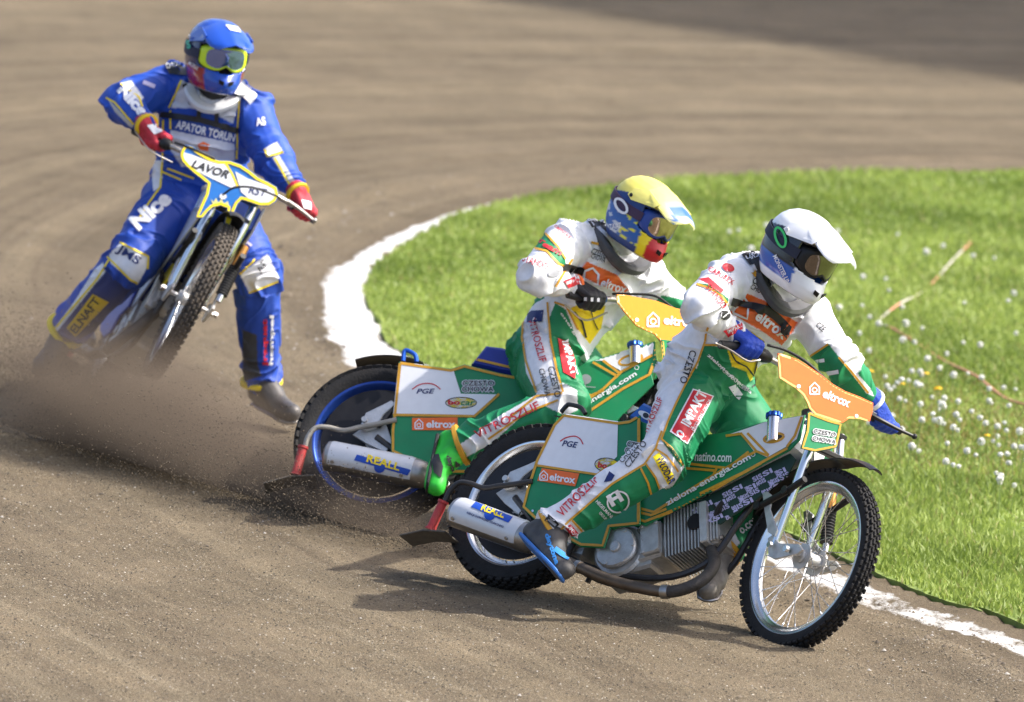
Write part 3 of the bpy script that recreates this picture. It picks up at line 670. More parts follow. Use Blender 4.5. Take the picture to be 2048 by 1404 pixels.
    fe = MB(); strip_arc(fe, FH, (.435, .392), 58, 92, (.030, .052), .004, 12); strip_arc(fe, FH, (.392, .388), 92.2, 158, (.052, .05), .004, 14); O['fender'] = part('front_fender', stx(fe), M_BLACK, root)
    # ---- frame
    hd0, hd1 = (HEAD+SA*-.10), (HEAD+SA*.14); hx = (tp*np.array([1, 0, 1])); off = np.array([.055, 0, 0])
    fr = MB(); fr.cyl(hd0+off, hd1+off, .028, n=14)
    for sg in (1, -1):
        fr.tube(bez([(1.05, sg*.02, .78), (.80, sg*.07, .66), (.45, sg*.09, .58), (.12, sg*.11, .52), (0, sg*.11, .37)], 20), .013, 8)
        fr.tube(bez([(1.07, sg*.02, .72), (1.0, sg*.05, .45), (.93, sg*.06, .24), (.70, sg*.06, .14), (.32, sg*.08, .15), (0, sg*.10, .33)], 24), .013, 8)
        fr.tube(bez([(.42, sg*.09, .58), (.36, sg*.09, .35), (.33, sg*.09, .12)], 8), .011, 8)
    part('frame', fr, M_FRAME, root)
    # ---- engine
    cr = np.array([.545, 0, .219]) if idx == 1 else LOC['crank']
    if idx == 1: LOC['crank'] = cr; LOC['cyl'] = B.px([(1425, 1062)], -.02)[0]
    cr = LOC['crank']; ax = LOC['cyl']-cr; ax[1] = 0; ax = ax/np.linalg.norm(ax); pb = np.array([-ax[2], 0, ax[0]]); ey = np.array([0, 1., 0]); Mx = np.stack([ax, ey, pb], 1)
    t = np.radians(np.linspace(0, 360, 20, endpoint=False)); rr = np.array([.105]*20)
    case = MB(); case.prism(cr+np.array([0, -.085, 0])+np.stack([.112*np.cos(t), 0*t, .108*np.sin(t)], 1), (0, .17, 0), bev=.01)
    case.box(cr+ax*.13, (.11, .165, .15), Mx, bev=.01); case.box(cr+ax*.02-pb*.07, (.22, .14, .06), Mx, bev=.01)
    en = part('engine', case, M_ALU, root)
    cov = MB(); cp = cr+np.array([0, -.088, 0])+np.stack([.086*np.cos(t)*(1+.06*np.cos(3*t)), 0*t, .083*np.sin(t)*(1+.05*np.sin(2*t))], 1); cov.prism(cp, (0, -.022, 0), bev=.006)
    cov.cyl(cr+[0, -.11, 0], cr+[0, -.118, 0], .022, n=18, bev=.003)
    for a in np.radians(np.arange(20, 380, 60)):
        c = cr+np.array([.075*math.cos(a), -.108, .072*math.sin(a)]); cov.cyl(c, c+[0, -.006, 0], .008, n=8, bev=.001)
    cov.box(cr+ax*.145+[0, -.09, 0], (.075, .03, .13), Mx, bev=.006)
    for a, b in ((-.03, -.055), (-.03, .055), (.03, -.055), (.03, .055)):
        c = cr+ax*(.145+a)+pb*b+[0, -.105, 0]; cov.cyl(c, c+[0, -.006, 0], .007, n=8, bev=.001)
    O['cover'] = part('engine_cover', cov, M_ALU, en); O['engine'] = en
    core = MB().cyl(cr+ax*.18, cr+ax*.40, .072, n=24); part('cylinder', core, M_ALU, en)
    fm = MB(); fm.box((0, 0, 0), (.0055, .185, .195), None, bev=.0022); V, F = fm.arrays(); fme = tomesh('cooling_fin', V, F, M_ALU); sharp(fme)
    for k in range(11): linkM('cooling_fin', fme, en, m4(Mx, cr+ax*(.205+k*.0142)))
    hb = MB(); hb.box(cr+ax*.395, (.065, .15, .165), Mx, bev=.016); hb.box(cr+ax*.375+[0, -.04, 0], (.03, .13, .175), Mx, bev=.004)
    for k in range(5): hb.box(cr+ax*(.37+k*.0135)-pb*.03, (.005, .172, .10), Mx, bev=.002)
    hd = part('cylinder_head', hb, M_ALU, en); em = MB(); c = cr+ax*.335+pb*.015; em.cyl(c+[0, -.088, 0], c+[0, -.097, 0], .034, n=20, bev=.003); part('cap_disc', em, M_BLACK, en)
    for a_, b_ in ((-.07, .07), (.07, .07), (.07, -.07), (-.07, -.07)):
        p_ = cr+ax*.43+[0, a_, 0]+pb*b_; part('head_stud', MB().cyl(p_, p_+ax*.012, .009, n=6), M_STEEL, en)
    pl_ = cr+ax*.415+[0, -.078, 0]+pb*.02; part('spark_plug', MB().tube([pl_, pl_+np.array([.012, -.02, .02]), pl_+np.array([.03, -.035, .05])], [.009, .011, .008], 8), M_GRIP, en)
    hz = bez([pl_+np.array([.03, -.035, .05]), (.92, -.09, .44), (.80, -.07, .52), (.66, -.05, .55)], 16); part('ignition_lead', MB().tube(hz, .004, 6), M_GRIP, en)
    gb = MB(); gb.box((.30, 0, .22), (.16, .14, .13), None, bev=.02); gb.cyl((.30, -.07, .23), (.30, -.10, .23), .05, n=20, bev=.005); part('gearbox', gb, M_ALU, root)
    # ---- exhaust, footrest, dirt deflector
    ex = bez(LOC['exh'], 48); k = len(ex)*4//9
    part('exhaust_header', MB().tube(ex[:k+1], .0235, 16), M_SOOT, root); part('exhaust_pipe', MB().tube(ex[k:], .0215, 16), M_PIPE, root)
    part('exhaust_clamp', MB().tube(ex[k-1:k+2], .027, 16), M_STEEL, root); part('exhaust_clamp', MB().tube(ex[-14:-12], .025, 16), M_STEEL, root)
    O['muffler'], O['shield'] = muffler(B, root, LOC['muf'][0], LOC['muf'][1], .059, mat('shield_white', (.66, .67, .69), .35, .2, noise=.06, dirt=.10, dscale=30))
    pg = LOC['peg']; part('footrest', MB().cyl(pg*np.array([1, 0, 1])+[0, -.10, 0], pg, .0115, n=12).cyl(pg, pg+[0, -.012, 0], .019, n=20, bev=.003), M_CHROME, root)
    for sg in (1, -1):
        part('axle_plate', MB().prism(LOC['plate']*np.array([1, sg, 1]), (0, sg*.01, 0), bev=.002), M_ALU, root)
    part('deflector_bracket', MB().prism(LOC['bracket'], (0, .02, 0), bev=.003).cyl(LOC['bracket'][0]+[.015, -.001, .03], LOC['bracket'][0]+[.015, -.014, .03], .012, n=10), M_ALU, root)
    part('deflector_arm', MB().tube(bez(LOC['defl'], 40), .0105, 12), cfg['arm'], root)
    sl0, sl1 = LOC['sleeve']; part('deflector_sleeve', MB().tube([sl0, sl0+(sl1-sl0)*.08, sl0+(sl1-sl0)*.1, sl0+(sl1-sl0)*.9, sl1], [.021, .021, .0175, .0185, .025], 14), mat('red_rubber', srgb(176, 34, 40), .55, noise=.2, dirt=.45, dscale=25), root)
    fa_, fb_ = LOC['flap'][0], LOC['flap'][2]+np.array([.05, 0, -.02]); ym = np.array([0, .07, 0]); part('deflector_flap', MB().prism(np.array([fa_+[0, -.03, 0], (fa_+fb_)/2+[0, -.035, .012], fb_+[0, -.03, 0], fb_+ym, (fa_+fb_)/2+ym+[0, 0, .012], fa_+ym]), (0, 0, -.007), bev=.002), mat('flap_rubber', (.10, .09, .075), .8, noise=.2, dirt=.5), root)
    # ---- rear mudguard, seat, tank
    rf = MB(); strip_arc(rf, RH, (.385, .37), *cfg['rf'], (.055, .06), .004, 12); part('rear_mudguard', rf, M_BLACK, root)
    hl = bez(cfg['handle'](B), 24); part('lift_handle', MB().tube(hl, .009, 8), cfg['handle_m'], root)
    st_ = cfg['seat'](B); O['seat'] = part('seat', MB().prism(st_, (0, .2, 0), bev=.012), cfg['seat_m'], root)
    cp0, cp1 = LOC['cap'] if idx != 2 else B.px([(1270, 690), (1270, 728)], -.112)
    cn = (cp0-cp1)/np.linalg.norm(cp0-cp1)
    cap = part('filler_neck', MB().cyl(cp1, cp0-cn*.008, .0245, n=20), M_CHROME, root)
    fc = MB(); tt = np.linspace(0, 2*np.pi, 40, endpoint=False); u = np.cross(cn, [0, 1., 0]); u /= np.linalg.norm(u); v = np.cross(cn, u)
    rg = lambda h, k: cp0+cn*h+(.030*k*(1+.06*np.sign(np.sin(10*tt))))[:, None]*(np.cos(tt)[:, None]*u+np.sin(tt)[:, None]*v)
    fc.grid([rg(-.010, .92), rg(-.008, 1), rg(.006, 1), rg(.010, .9)]); part('filler_cap', fc, cfg['cap_m'], cap)
    O['panels'] = []
    for nm, poly, m_ in cfg['panels'](B):
        ob = part(nm, sheet(MB(), poly, .010), m_, root, False); O['panels'].append(ob)
        part(nm, sheet(MB(), mirror(poly), .010), m_, root, False)
    if 'core' in cfg:
        cpoly = cfg['core'](B); part('fuel_tank', MB().prism(cpoly, (0, -2*cpoly[0, 1], 0), bev=.01), cfg['core_m'], root)
    # ---- handlebar with grips, controls, levers
    hp = B.local(np.array([at_y(*p) for p in cfg['bar']])); path = bez(hp, 40); hbm = part('handlebar', MB().tube(path, .0115, 12), M_STEEL, root)
    n_ = len(path)
    part('grip', MB().tube(path[:n_//5], .0165, 12), M_GRIP, hbm); part('grip', MB().tube(path[-n_//5:], .0165, 12), M_GRIP, hbm)
    part('throttle_housing', MB().tube(path[n_//5:n_//5+4], [.02, .026, .026, .018], 14), cfg['throttle_m'], hbm)
    lv = B.local(np.array([at_y(*p) for p in cfg['lever']])); lpath = bez(lv, 20); part('lever', MB().tube(lpath, np.linspace(.010, .006, len(lpath)), 8).sphere(lpath[-1], .011), cfg['lever_m'], hbm)
    for cpts, cr_, cm in cfg['cables']:
        part('cable', MB().tube(bez(B.local(np.array([at_y(*p) for p in cpts])), 24), cr_, 6), cm, hbm)
    # ---- front plate
    p0 = B.world(B.st([(1.315-cfg.get('dx', 0.), 0, .86)]))[0]; pn = B.R@B.S@np.array([math.cos(.12), 0, math.sin(.12)]); poly = np.array([]); PL = []
    for nm, pxs, dz, m_ in cfg['plate']:
        W_ = at_plane(pxs, p0+pn*dz, pn); PL.append(part(nm, MB().prism(B.local(W_), B.R.T@pn*-.005, bev=.0012), m_, root, False))
    O['plate'] = PL
    return O
orange_edge = mat('plate_orange', ORANGE, .35, noise=.05, dirt=.06); plate_green = mat('plate_green', GREEN, .35, noise=.06, dirt=.06); plate_orange2 = mat('plate_amber', srgb(230, 140, 44), .35, noise=.05)
M_GREENP = mat('cover_green', GREEN, .42, noise=.10, nscale=9, bump=.10, bscale=14, dirt=.10); M_BLUEP = mat('cover_blue', BLUE, .42, noise=.1, dirt=.15)
M_BELLY = mat('belly_cloth', srgb(24, 56, 44), .6, noise=.1)
M_HANDLE = mat('handle_black', BLACK, .35); M_HANDLEB = mat('handle_blue', srgb(30, 90, 190), .35, .5)
M_SEATB = mat('seat_blue', srgb(34, 96, 178), .55, noise=.08); M_SEATN = mat('seat_royal', srgb(30, 50, 140), .55, noise=.08); M_SEATK = mat('seat_black', BLACK, .6)
M_CAPB = mat('cap_blue', srgb(40, 84, 170), .3, .7); M_ARMK = mat('arm_black', (.03, .03, .032), .4, .5, noise=.15, dirt=.3); M_ARMG = mat('arm_grey', (.33, .31, .27), .5, .4, noise=.15, dirt=.35)
M_DISC = mat('disc_black', (.010, .010, .012), .4, noise=.2, dirt=.05, spec=.3); M_RIMB = mat('rim_blue', srgb(22, 66, 150), .35, .6, noise=.1, dirt=.12)
pl1 = K1((718, 915), (745, 922), (830, 950), (895, 990), (960, 1035), (1030, 1090), (1100, 1130), (1180, 1160), (1255, 1195), (1252, 1240), (1235, 1300), (1180, 1285), (1120, 1282), (1080, 1310), (1000, 1285), (930, 1262), (895, 1225), (882, 1190), (860, 1150), (815, 1110), (728, 1055), (722, 980))
pl1g = K1((888, 1245), (1000, 1285), (1078, 1310), (1066, 1380), (1052, 1440))+[(1672, 896), (1630, 904), (1602, 897), (1612, 860)]
cfg1 = dict(label='green and white motorcycle with silver rims, ridden by the white helmeted rider', rim_r=M_CHROME, cover=M_DISC, rf=(62, 92), arm=M_ARMK,
    handle=lambda B: B.px(K4((1075, 150), (1115, 105), (1140, 98), (1210, 118), (1240, 160)), -.09), handle_m=M_HANDLE, seat=lambda B: LOC['seat'], seat_m=M_SEATB, cap_m=M_CAPB, throttle_m=M_BLACK, lever_m=M_BLACK,
    panels=lambda B: [('side_panel', LOC['rear'], M_GREENP), ('tank_cover', LOC['tank'], M_GREENP), ('belly_cover', LOC['belly'], M_BELLY)], core=lambda B: B.px([(1300, 870), (1439, 869), (1528, 846), (1606, 832), (1590, 895), (1420, 975), (1310, 950)], -.105), core_m=mat('tank_white', WHITE, .4),
    bar=[(1440, 689, 40.50), (1492, 696, 40.57), (1548, 722, 40.66), (1600, 752, 40.74), (1650, 790, 40.80), (1700, 812, 40.86), (1745, 834, 40.92), (1800, 862, 41.0)],
    lever=[(1738, 828, 40.86), (1765, 842, 40.86), (1800, 860, 40.88), (1829, 873, 40.9)],
    cables=[([(1535, 690, 40.60), (1570, 700, 40.62), (1610, 722, 40.6), (1640, 748, 40.6), (1654, 764, 40.58)], .006, M_GRIP), ([(1648, 836, 40.56), (1670, 820, 40.56), (1700, 812, 40.62), (1735, 820, 40.75), (1752, 828, 40.85)], .004, M_STEEL), ([(1520, 720, 40.55), (1495, 722, 40.52), (1460, 700, 40.50), (1430, 686, 40.46)], .004, M_STEEL)],
    plate=[('front_plate', pl1, 0, orange_edge), ('plate_skirt', pl1g, .012, plate_green)])
cfg2 = dict(label='green and white motorcycle with blue rear rim, ridden by the yellow helmeted rider', rim_r=M_RIMB, dx=-.13, cover=M_DISC, rf=(70, 112), arm=M_ARMG,
    handle=lambda B: B.px(K5((935, 220), (945, 150), (975, 148), (1020, 178), (1030, 225)), -.09), handle_m=M_HANDLEB, seat=lambda B: B.px([(942, 727), (972, 690), (1005, 694), (1060, 712), (1090, 742), (1075, 757), (1000, 743)], -.10), seat_m=M_SEATN, cap_m=M_CAPB, throttle_m=M_CAPB, lever_m=M_BLACK,
    panels=lambda B: [('side_panel', B.px(K5((905, 222), (1270, 270), (1365, 240), (1620, 302), (1890, 352), (1890, 900), (1500, 1010), (1250, 1010), (1090, 980), (850, 858), (848, 700), (862, 590)), -.13), M_GREENP),
                      ('tank_cover', B.px([(1070, 765), (1152, 733), (1182, 722), (1310, 682), (1312, 714), (1303, 748), (1308, 768), (1234, 840), (1140, 905), (1060, 910)], -.115), M_GREENP)],
    core=lambda B: B.px([(1080, 770), (1182, 724), (1308, 685), (1302, 745), (1230, 835), (1140, 895), (1080, 880)], -.105), core_m=mat('tank_green', GREEN, .4),
    bar=[(1135, 588, 42.55), (1180, 599, 42.60), (1232, 600, 42.72), (1300, 628, 42.95), (1360, 640, 43.1), (1410, 648, 43.2), (1450, 660, 43.3)], lever=[(1400, 640, 43.1), (1430, 650, 43.1), (1455, 662, 43.15)],
    cables=[([(1225, 588, 42.66), (1262, 588, 42.62), (1310, 592, 42.62), (1345, 615, 42.62)], .005, M_GRIP), ([(1357, 683, 42.5), (1375, 668, 42.5), (1395, 655, 42.6)], .004, M_GRIP), ([(1215, 625, 42.6), (1170, 640, 42.55), (1130, 610, 42.5)], .004, M_STEEL)],
    plate=[('front_plate', K6((700, 660), (740, 662), (900, 692), (1000, 730), (1080, 748), (1115, 780), (1110, 850), (1060, 925), (930, 905), (890, 862), (860, 850), (800, 820), (740, 752), (705, 705)), 0, plate_orange2), ('plate_skirt', K6((930, 890), (1060, 905), (1040, 980), (1020, 1060), (965, 1075), (945, 1060)), .012, plate_green)])
pl3 = K7((508, 925), (520, 885), (545, 858), (590, 868), (640, 905), (700, 940), (760, 958), (830, 960), (900, 985), (955, 1020), (1010, 1065), (1080, 1100), (1130, 1130), (1142, 1180), (1120, 1225), (1080, 1250), (1020, 1252), (960, 1230), (905, 1212), (880, 1240), (850, 1310), (820, 1395), (790, 1385), (805, 1300), (812, 1265), (770, 1250), (720, 1262), (690, 1290), (655, 1330), (610, 1325), (640, 1240), (672, 1170), (685, 1110), (640, 1075), (600, 1045), (550, 1000), (520, 965))
cfg3 = dict(label='blue and white motorcycle with its front wheel lifted, ridden by the blue suited rider', rim_r=M_STEEL, cover=None, rf=(62, 120), arm=M_ARMG,
    handle=lambda B: np.array([(.10, -.09, .68), (.09, -.09, .74), (.13, -.09, .76), (.22, -.09, .75), (.24, -.09, .69)]), handle_m=M_HANDLE, seat=lambda B: LOC['seat'], seat_m=M_SEATK, cap_m=M_ALU, throttle_m=M_BLACK, lever_m=M_STEEL,
    panels=lambda B: [('side_panel', LOC['rear'], M_BLUEP), ('tank_cover', LOC['tank'], mat('cover_pale', (.62, .63, .66), .45, noise=.1, dirt=.3)), ('belly_cover', LOC['belly'], mat('belly_yellow', srgb(228, 200, 30), .5, noise=.1, dirt=.2))],
    core=lambda B: LOC['tank'][[1, 3, 4, 5, 6, 8, 12]]*np.array([1, .9, .99]), core_m=M_BLUEP,
    bar=[(268, 262, 45.02), (312, 282, 44.93), (350, 296, 44.88), (420, 335, 44.86), (500, 372, 44.86), (560, 396, 44.88), (605, 425, 44.93), (628, 440, 44.98)], lever=[(575, 402, 44.82), (595, 415, 44.82), (620, 435, 44.84), (629, 441, 44.85)],
    cables=[([(445, 390, 44.70), (470, 375, 44.68), (510, 376, 44.7), (560, 395, 44.8)], .005, M_GRIP), ([(350, 285, 44.84), (390, 300, 44.76), (430, 318, 44.76)], .006, M_GRIP), ([(270, 262, 44.95), (300, 300, 44.85), (345, 325, 44.85)], .003, M_STEEL)],
    plate=[('front_plate', pl3, 0, mat('plate_blue', srgb(36, 112, 190), .3, noise=.05, dirt=.05))])
O1 = build_bike(1, POSE1, cfg1); O2 = build_bike(2, POSE2, cfg2); O3 = build_bike(3, POSE3, cfg3)

# ================================================================= riders
def unit(v): v = np.array(v, float); return v/np.linalg.norm(v)
def loft(mb, rings, n=22):                   # rings: centre, lateral axis, front axis, half width, half depth
    t = np.linspace(0, 2*np.pi, n, endpoint=False); R_ = []
    ct, s_ = np.cos(t), np.sin(t); ct = np.sign(ct)*np.abs(ct)**.85; s_ = np.sign(s_)*np.abs(s_)**.85
    for c, la, fa, a, b in rings: R_.append(np.array(c)+ct[:, None]*np.array(la)*a+s_[:, None]*np.array(fa)*b)
    return mb.grid(R_)
def rider(name, label, J, cfg):
    X = {k: at_y(*v) for k, v in J.items()}; foot = min(X['rank'][2], X.get('lank', X['rank'])[2])
    base = np.array([*X['pel'][:2], 0.]); root = top('person', label, 'person', 'speedway riders on motorcycles', Matrix.Translation(base)); O = {'root': root, 'X': X}
    X = {k: v-base for k, v in X.items()}; L = lambda W: np.asarray(W)-base
    mb = MB(); bones = []; bk = cfg.get('bulk', 1.08)
    def limb(nm, pts, rad, k=4):
        pts = [np.array(p) for p in pts]
        for i in range(len(pts)-1): mb.capsule(pts[i], pts[i+1], rad[i]*bk, rad[i+1]*bk, 16, 5)
    # torso
    la0 = unit(X['lhip']-X['rhip']); la1 = unit(X['lsh']-X['rsh']); sp = unit(X['neck']-X['pel'])
    fr0 = unit(np.cross(la0, sp)); fr1 = unit(np.cross(la1, unit(X['neck']-X['chest'])))
    if fr0@np.array(cfg['front']) < 0: fr0 = -fr0
    if fr1@np.array(cfg['front']) < 0: fr1 = -fr1
    def lerp(a, b, t): return np.array(a)*(1-t)+np.array(b)*t
    sh = (X['lsh']+X['rsh'])/2; rings = []
    spn = bez([X['pel']-sp*.10, X['pel'], lerp(X['pel'], X['chest'], .5), X['chest'], lerp(X['chest'], sh, .75), X['neck']], 30)
    prof = [(0, .10, .08), (.1, .165, .125), (.25, .175, .13), (.42, .165, .122), (.62, .185, .130), (.8, .195, .128), (.9, .155, .11), (1, .08, .078)]
    for i, c in enumerate(spn):
        t = i/(len(spn)-1); a = np.interp(t, [p[0] for p in prof], [p[1] for p in prof]); b = np.interp(t, [p[0] for p in prof], [p[2] for p in prof]); la = unit(lerp(la0, la1, np.clip((t-.2)/.6, 0, 1))); fa = unit(lerp(fr0, fr1, np.clip((t-.2)/.6, 0, 1)))
        rings.append((c, la, fa, a*(1+(bk-1)*.7), b*(1+(bk-1)*.7)))
    loft(mb, rings); mb.capsule(X['neck'], X['head'], .062, .06); mb.capsule(X['head'], X['head']+unit(X['head']-X['neck'])*.03, .098, .092)
    bones += [('hips', X['pel']-sp*.05, X['pel']+sp*.04, .16), ('belly', X['pel']+sp*.04, lerp(X['pel'], X['chest'], .7), .16), ('chest', lerp(X['pel'], X['chest'], .8), sh, .18), ('neck', X['neck'], X['head'], .07)]
    for s in 'rl':
        a, b, c = X[s+'sh'], X[s+'elb'], X[s+'wri']; m = lerp(a, b, .5)
        limb(s, [lerp(X['neck'], a, .45), a, m, b, lerp(b, c, .4), c], [.085, .082, .074, .068, .062, .036])
        bones += [(s+'uarm', a, b, .075), (s+'farm', b, c, .058)]
        if s+'hip' not in X or s+'ank' not in X: continue
        h, k, an = X[s+'hip'], X[s+'knee'], X[s+'ank']
        limb(s, [h, lerp(h, k, .5), lerp(h, k, .9), k, lerp(k, an, .35), lerp(k, an, .75), an], [.118, .105, .088, .086, .082, .072, .068])
        bones += [(s+'thigh', h, k, .10), (s+'shin', k, an, .08)]
    me = remesh(mb, .0075, 6, sub=1); V = coords(me)
    D = []
    for nm, a, b, r in bones:
        d = b-a; t = np.clip(((V-a)@d)/(d@d), 0, 1); D.append(np.linalg.norm(V-(a+t[:, None]*d), axis=1)-r*.6)
    bi = np.argmin(D, 0); names = [b[0] for b in bones]
    # creases of the cloth: folds across each limb, strongest at the joints
    N = normals(me); disp = np.zeros(len(V))
    for i, (nm, a, b, r) in enumerate(bones):
        m = bi == i
        if not m.any() or nm == 'neck': continue
        d = unit(b-a); t = np.clip(((V[m]-a)@(b-a))/((b-a)@(b-a)), 0, 1); al = (V[m]-a)@d; pe = V[m]-a-al[:, None]*d
        q = np.column_stack([al*22, pe[:, 0]*9, pe[:, 1]*9+pe[:, 2]*9]); q[:, 0] += 2.2*vnoise(V[m]*8+5); amp = .35+np.exp(-(t/.22)**2)+np.exp(-((1-t)/.22)**2)
        n_ = vnoise(q+i*7); n_ = 1-2*np.abs(n_)
        disp[m] += amp*((.020 if nm in ('hips', 'belly', 'chest') else .016)*(np.maximum(n_, 0)**1.8-.25)+.006*vnoise(V[m]*11))
    k = np.zeros(len(V)); 
    V = V+N*disp[:, None]; me.vertices.foreach_set('co', V.ravel()); me.update()
    C = np.zeros((len(V), 3)); cfg['base'](C, V, bones, bi, names)
    px = proj(V+base); N = normals(me); view = unit(np.array(X['pel'])+base-CC); facing = (N@view) < .15
    for bs, poly, col in cfg['zones']:
        m = facing & inside(poly, px)
        if bs: m &= np.isin(bi, [names.index(b) for b in bs if b in names])
        C[m] = col
    head = bi == names.index('neck'); C[head] = (.02, .02, .022)
    paint(me, C); me.materials.append(M_SUIT); body = link('body', me, root); O['body'] = body; O['base'] = base
    # hands closed round the grips
    for s in 'rl':
        h, wv = X[s+'hand'], X[s+'wri']; ga = unit(cfg['grip'][s]); u = h-wv; u = unit(u-ga*(u@ga)); n = np.cross(ga, u); n = n if n@np.array(cfg['back'][s]) > 0 else -n; r = .031
        hm = MB(); kn = h+n*r*.9+u*.012
        hm.capsule(lerp(wv, h, .0), lerp(wv, h, .2), .040, .038, 12, 5)
        for j in range(4):
            o = ga*(-.033+.022*j); K_ = kn+o; hm.capsule(lerp(wv, h, .2)+o*.7+n*.012, K_, .021, .0155, 10, 4)
            arc = [h+o+(.028+.004*(j == 1 or j == 2))*(math.cos(a)*n+math.sin(a)*u) for a in np.radians([5, 55, 105, 150, 195])]
            for a_, b_, ra, rb_ in zip(arc[:-1], arc[1:], (.0142, .0132, .0125, .0118), (.0132, .0125, .0118, .0105)): hm.capsule(a_, b_, ra, rb_, 10, 4)
        tb = [lerp(wv, h, .3)-n*.005+cfg['thumb'][s]*ga*.028, h-u*.020+cfg['thumb'][s]*ga*.046-n*.006, h-u*.008+cfg['thumb'][s]*ga*.040-n*.030, h+u*.014+cfg['thumb'][s]*ga*.034-n*.034]
        for a_, b_, ra, rb_ in zip(tb[:-1], tb[1:], (.018, .0155, .0135), (.0155, .0135, .011)): hm.capsule(a_, b_, ra, rb_, 10, 4)
        hm.xf(lambda Q: h+(Q-h)*1.12); gm = remesh(hm, .0042, 2); gm.materials.append(cfg['glove_m']); O['glove_'+s] = link('glove', gm, root)
        cf = MB(); d = unit(wv-X[s+'elb']); cf.tube([wv-d*.004, wv-d*.002, wv+d*.012, wv+d*.014], [.041*bk, .046*bk, .046*bk, .041*bk], 18); part('cuff', cf, cfg['cuff_m'], body)
    # boots
    for s in 'rl':
        if s+'toe' not in X: continue
        an, to = X[s+'ank'], X[s+'toe']; kn = X[s+'knee']; sd = unit(an-kn); d = unit(to-an); sole = unit(cfg['sole'][s]); sole = unit(sole-d*(sole@d)); bm_ = MB()
        heel = an+sd*.075-d*.030+sole*.015; ball = an+d*.145+sole*.055; tip = to+d*.05+sole*.045
        bm_.capsule(an-sd*.10, an, .062, .056, 16, 5); bm_.capsule(an, heel, .055, .040, 14, 5); bm_.capsule(an+sd*.02, ball, .053, .040, 14, 5); bm_.capsule(heel, ball, .038, .041, 14, 5); bm_.capsule(ball, tip, .042, .034, 14, 5); c0 = an+sd*.07+sole*.035; bm_.capsule(c0-sole*.012, tip-sole*.012, .034, .034, 14, 5); bs = cfg.get('bs', 1.1); bm_.xf(lambda Q: an+(Q-an)*bs)
        gm = remesh(bm_, .006, 3); Vb = coords(gm); Nb = normals(gm); gm.vertices.foreach_set('co', (Vb+Nb*(.002*vnoise(Vb*30))[:, None]).ravel())
        gm.materials.append(cfg['boot_m'][s]); bt = link('boot', gm, root); O['boot_'+s] = bt
        so_ = MB(); side = np.cross(d, sole); pts = []
        ctl = [(-.075, .030), (-.02, .038), (.05, .036), (.12, .046), (.18, .042), (.225, .018)]
        c0 = an+sd*.07+sole*.035; ln = np.linalg.norm(tip-c0)+.03; dd_ = unit(tip-c0); sd2 = unit(np.cross(dd_, sole)); so2 = unit(np.cross(sd2, dd_)); so2 = so2 if so2@sole > 0 else -so2
        outl = [c0+dd_*(t*ln)+sd2*w_ for t, w_ in ((-.16, .012), (-.12, .034), (.15, .037), (.45, .038), (.72, .045), (.92, .036), (1.0, .012))]+[c0+dd_*(t*ln)-sd2*w_ for t, w_ in ((1.0, .012), (.92, .036), (.72, .045), (.45, .038), (.15, .037), (-.12, .034), (-.16, .012))]
        part('sole', MB().prism(an+(np.array(outl)+so2*.013-an)*bs, so2*.014, bev=.004), cfg['sole_m'][s], bt)
        if cfg.get('hem'):
            d2 = unit(an-kn); hp = an-d2*.008; ring = MB(); hp = an+d2*.035; ring.tube([hp-d2*.014, hp-d2*.010, hp+d2*.006, hp+d2*.010], np.array([.070, .0775, .0775, .068])*bk, 24); part('hem', ring, cfg['hem'], body)
    # ---- helmet
    f = unit(cfg['face']); up = np.array(cfg['up'], float); up = unit(up-f*(up@f)); lf = np.cross(up, f); Hm = np.stack([f, lf, up], 1)*cfg.get('hs', .98); hc = X['head']+Hm@np.array(cfg.get('ho', (.02, 0, .0)))
    he = m4(Hm, hc)
    O['helm'] = helmet(root, he, cfg['helmet'])
    # ---- neck brace
    nb = MB(); c = X['neck']+sp*.015+f*.01; t = np.linspace(0, 2*np.pi, 48, endpoint=False); nl = unit(la1-sp*(la1@sp)); nf = unit(np.cross(nl, sp)); nf = nf if nf@np.array(cfg['front']) > 0 else -nf
    drop = lambda a: -sp*(.055*max(0, math.cos(a))**2+.02*max(0, -math.cos(a)))+nf*.03*max(0, math.cos(a))
    br = cfg.get('br', .92); c = c+np.array(cfg.get('bo', (0, 0, 0))); cen = np.array([c+br*(nf*.115*math.cos(a)+nl*.135*math.sin(a)+drop(a)) for a in t]); outw = np.array([unit(nf*math.cos(a)+nl*math.sin(a)) for a in t])
    pr = [(-.030, .030), (.022, .034), (.034, .020), (.030, -.006), (.000, -.020), (-.030, -.008)]
    rg = [np.array([p+o*a*br+unit(sp+nf*.2)*b*br for a, b in pr]) for p, o in zip(cen, outw)]
    nb.grid(rg, closed_v=True, cap=False); O['brace'] = part('neck_brace', nb, cfg['brace_m'], root)
    return O
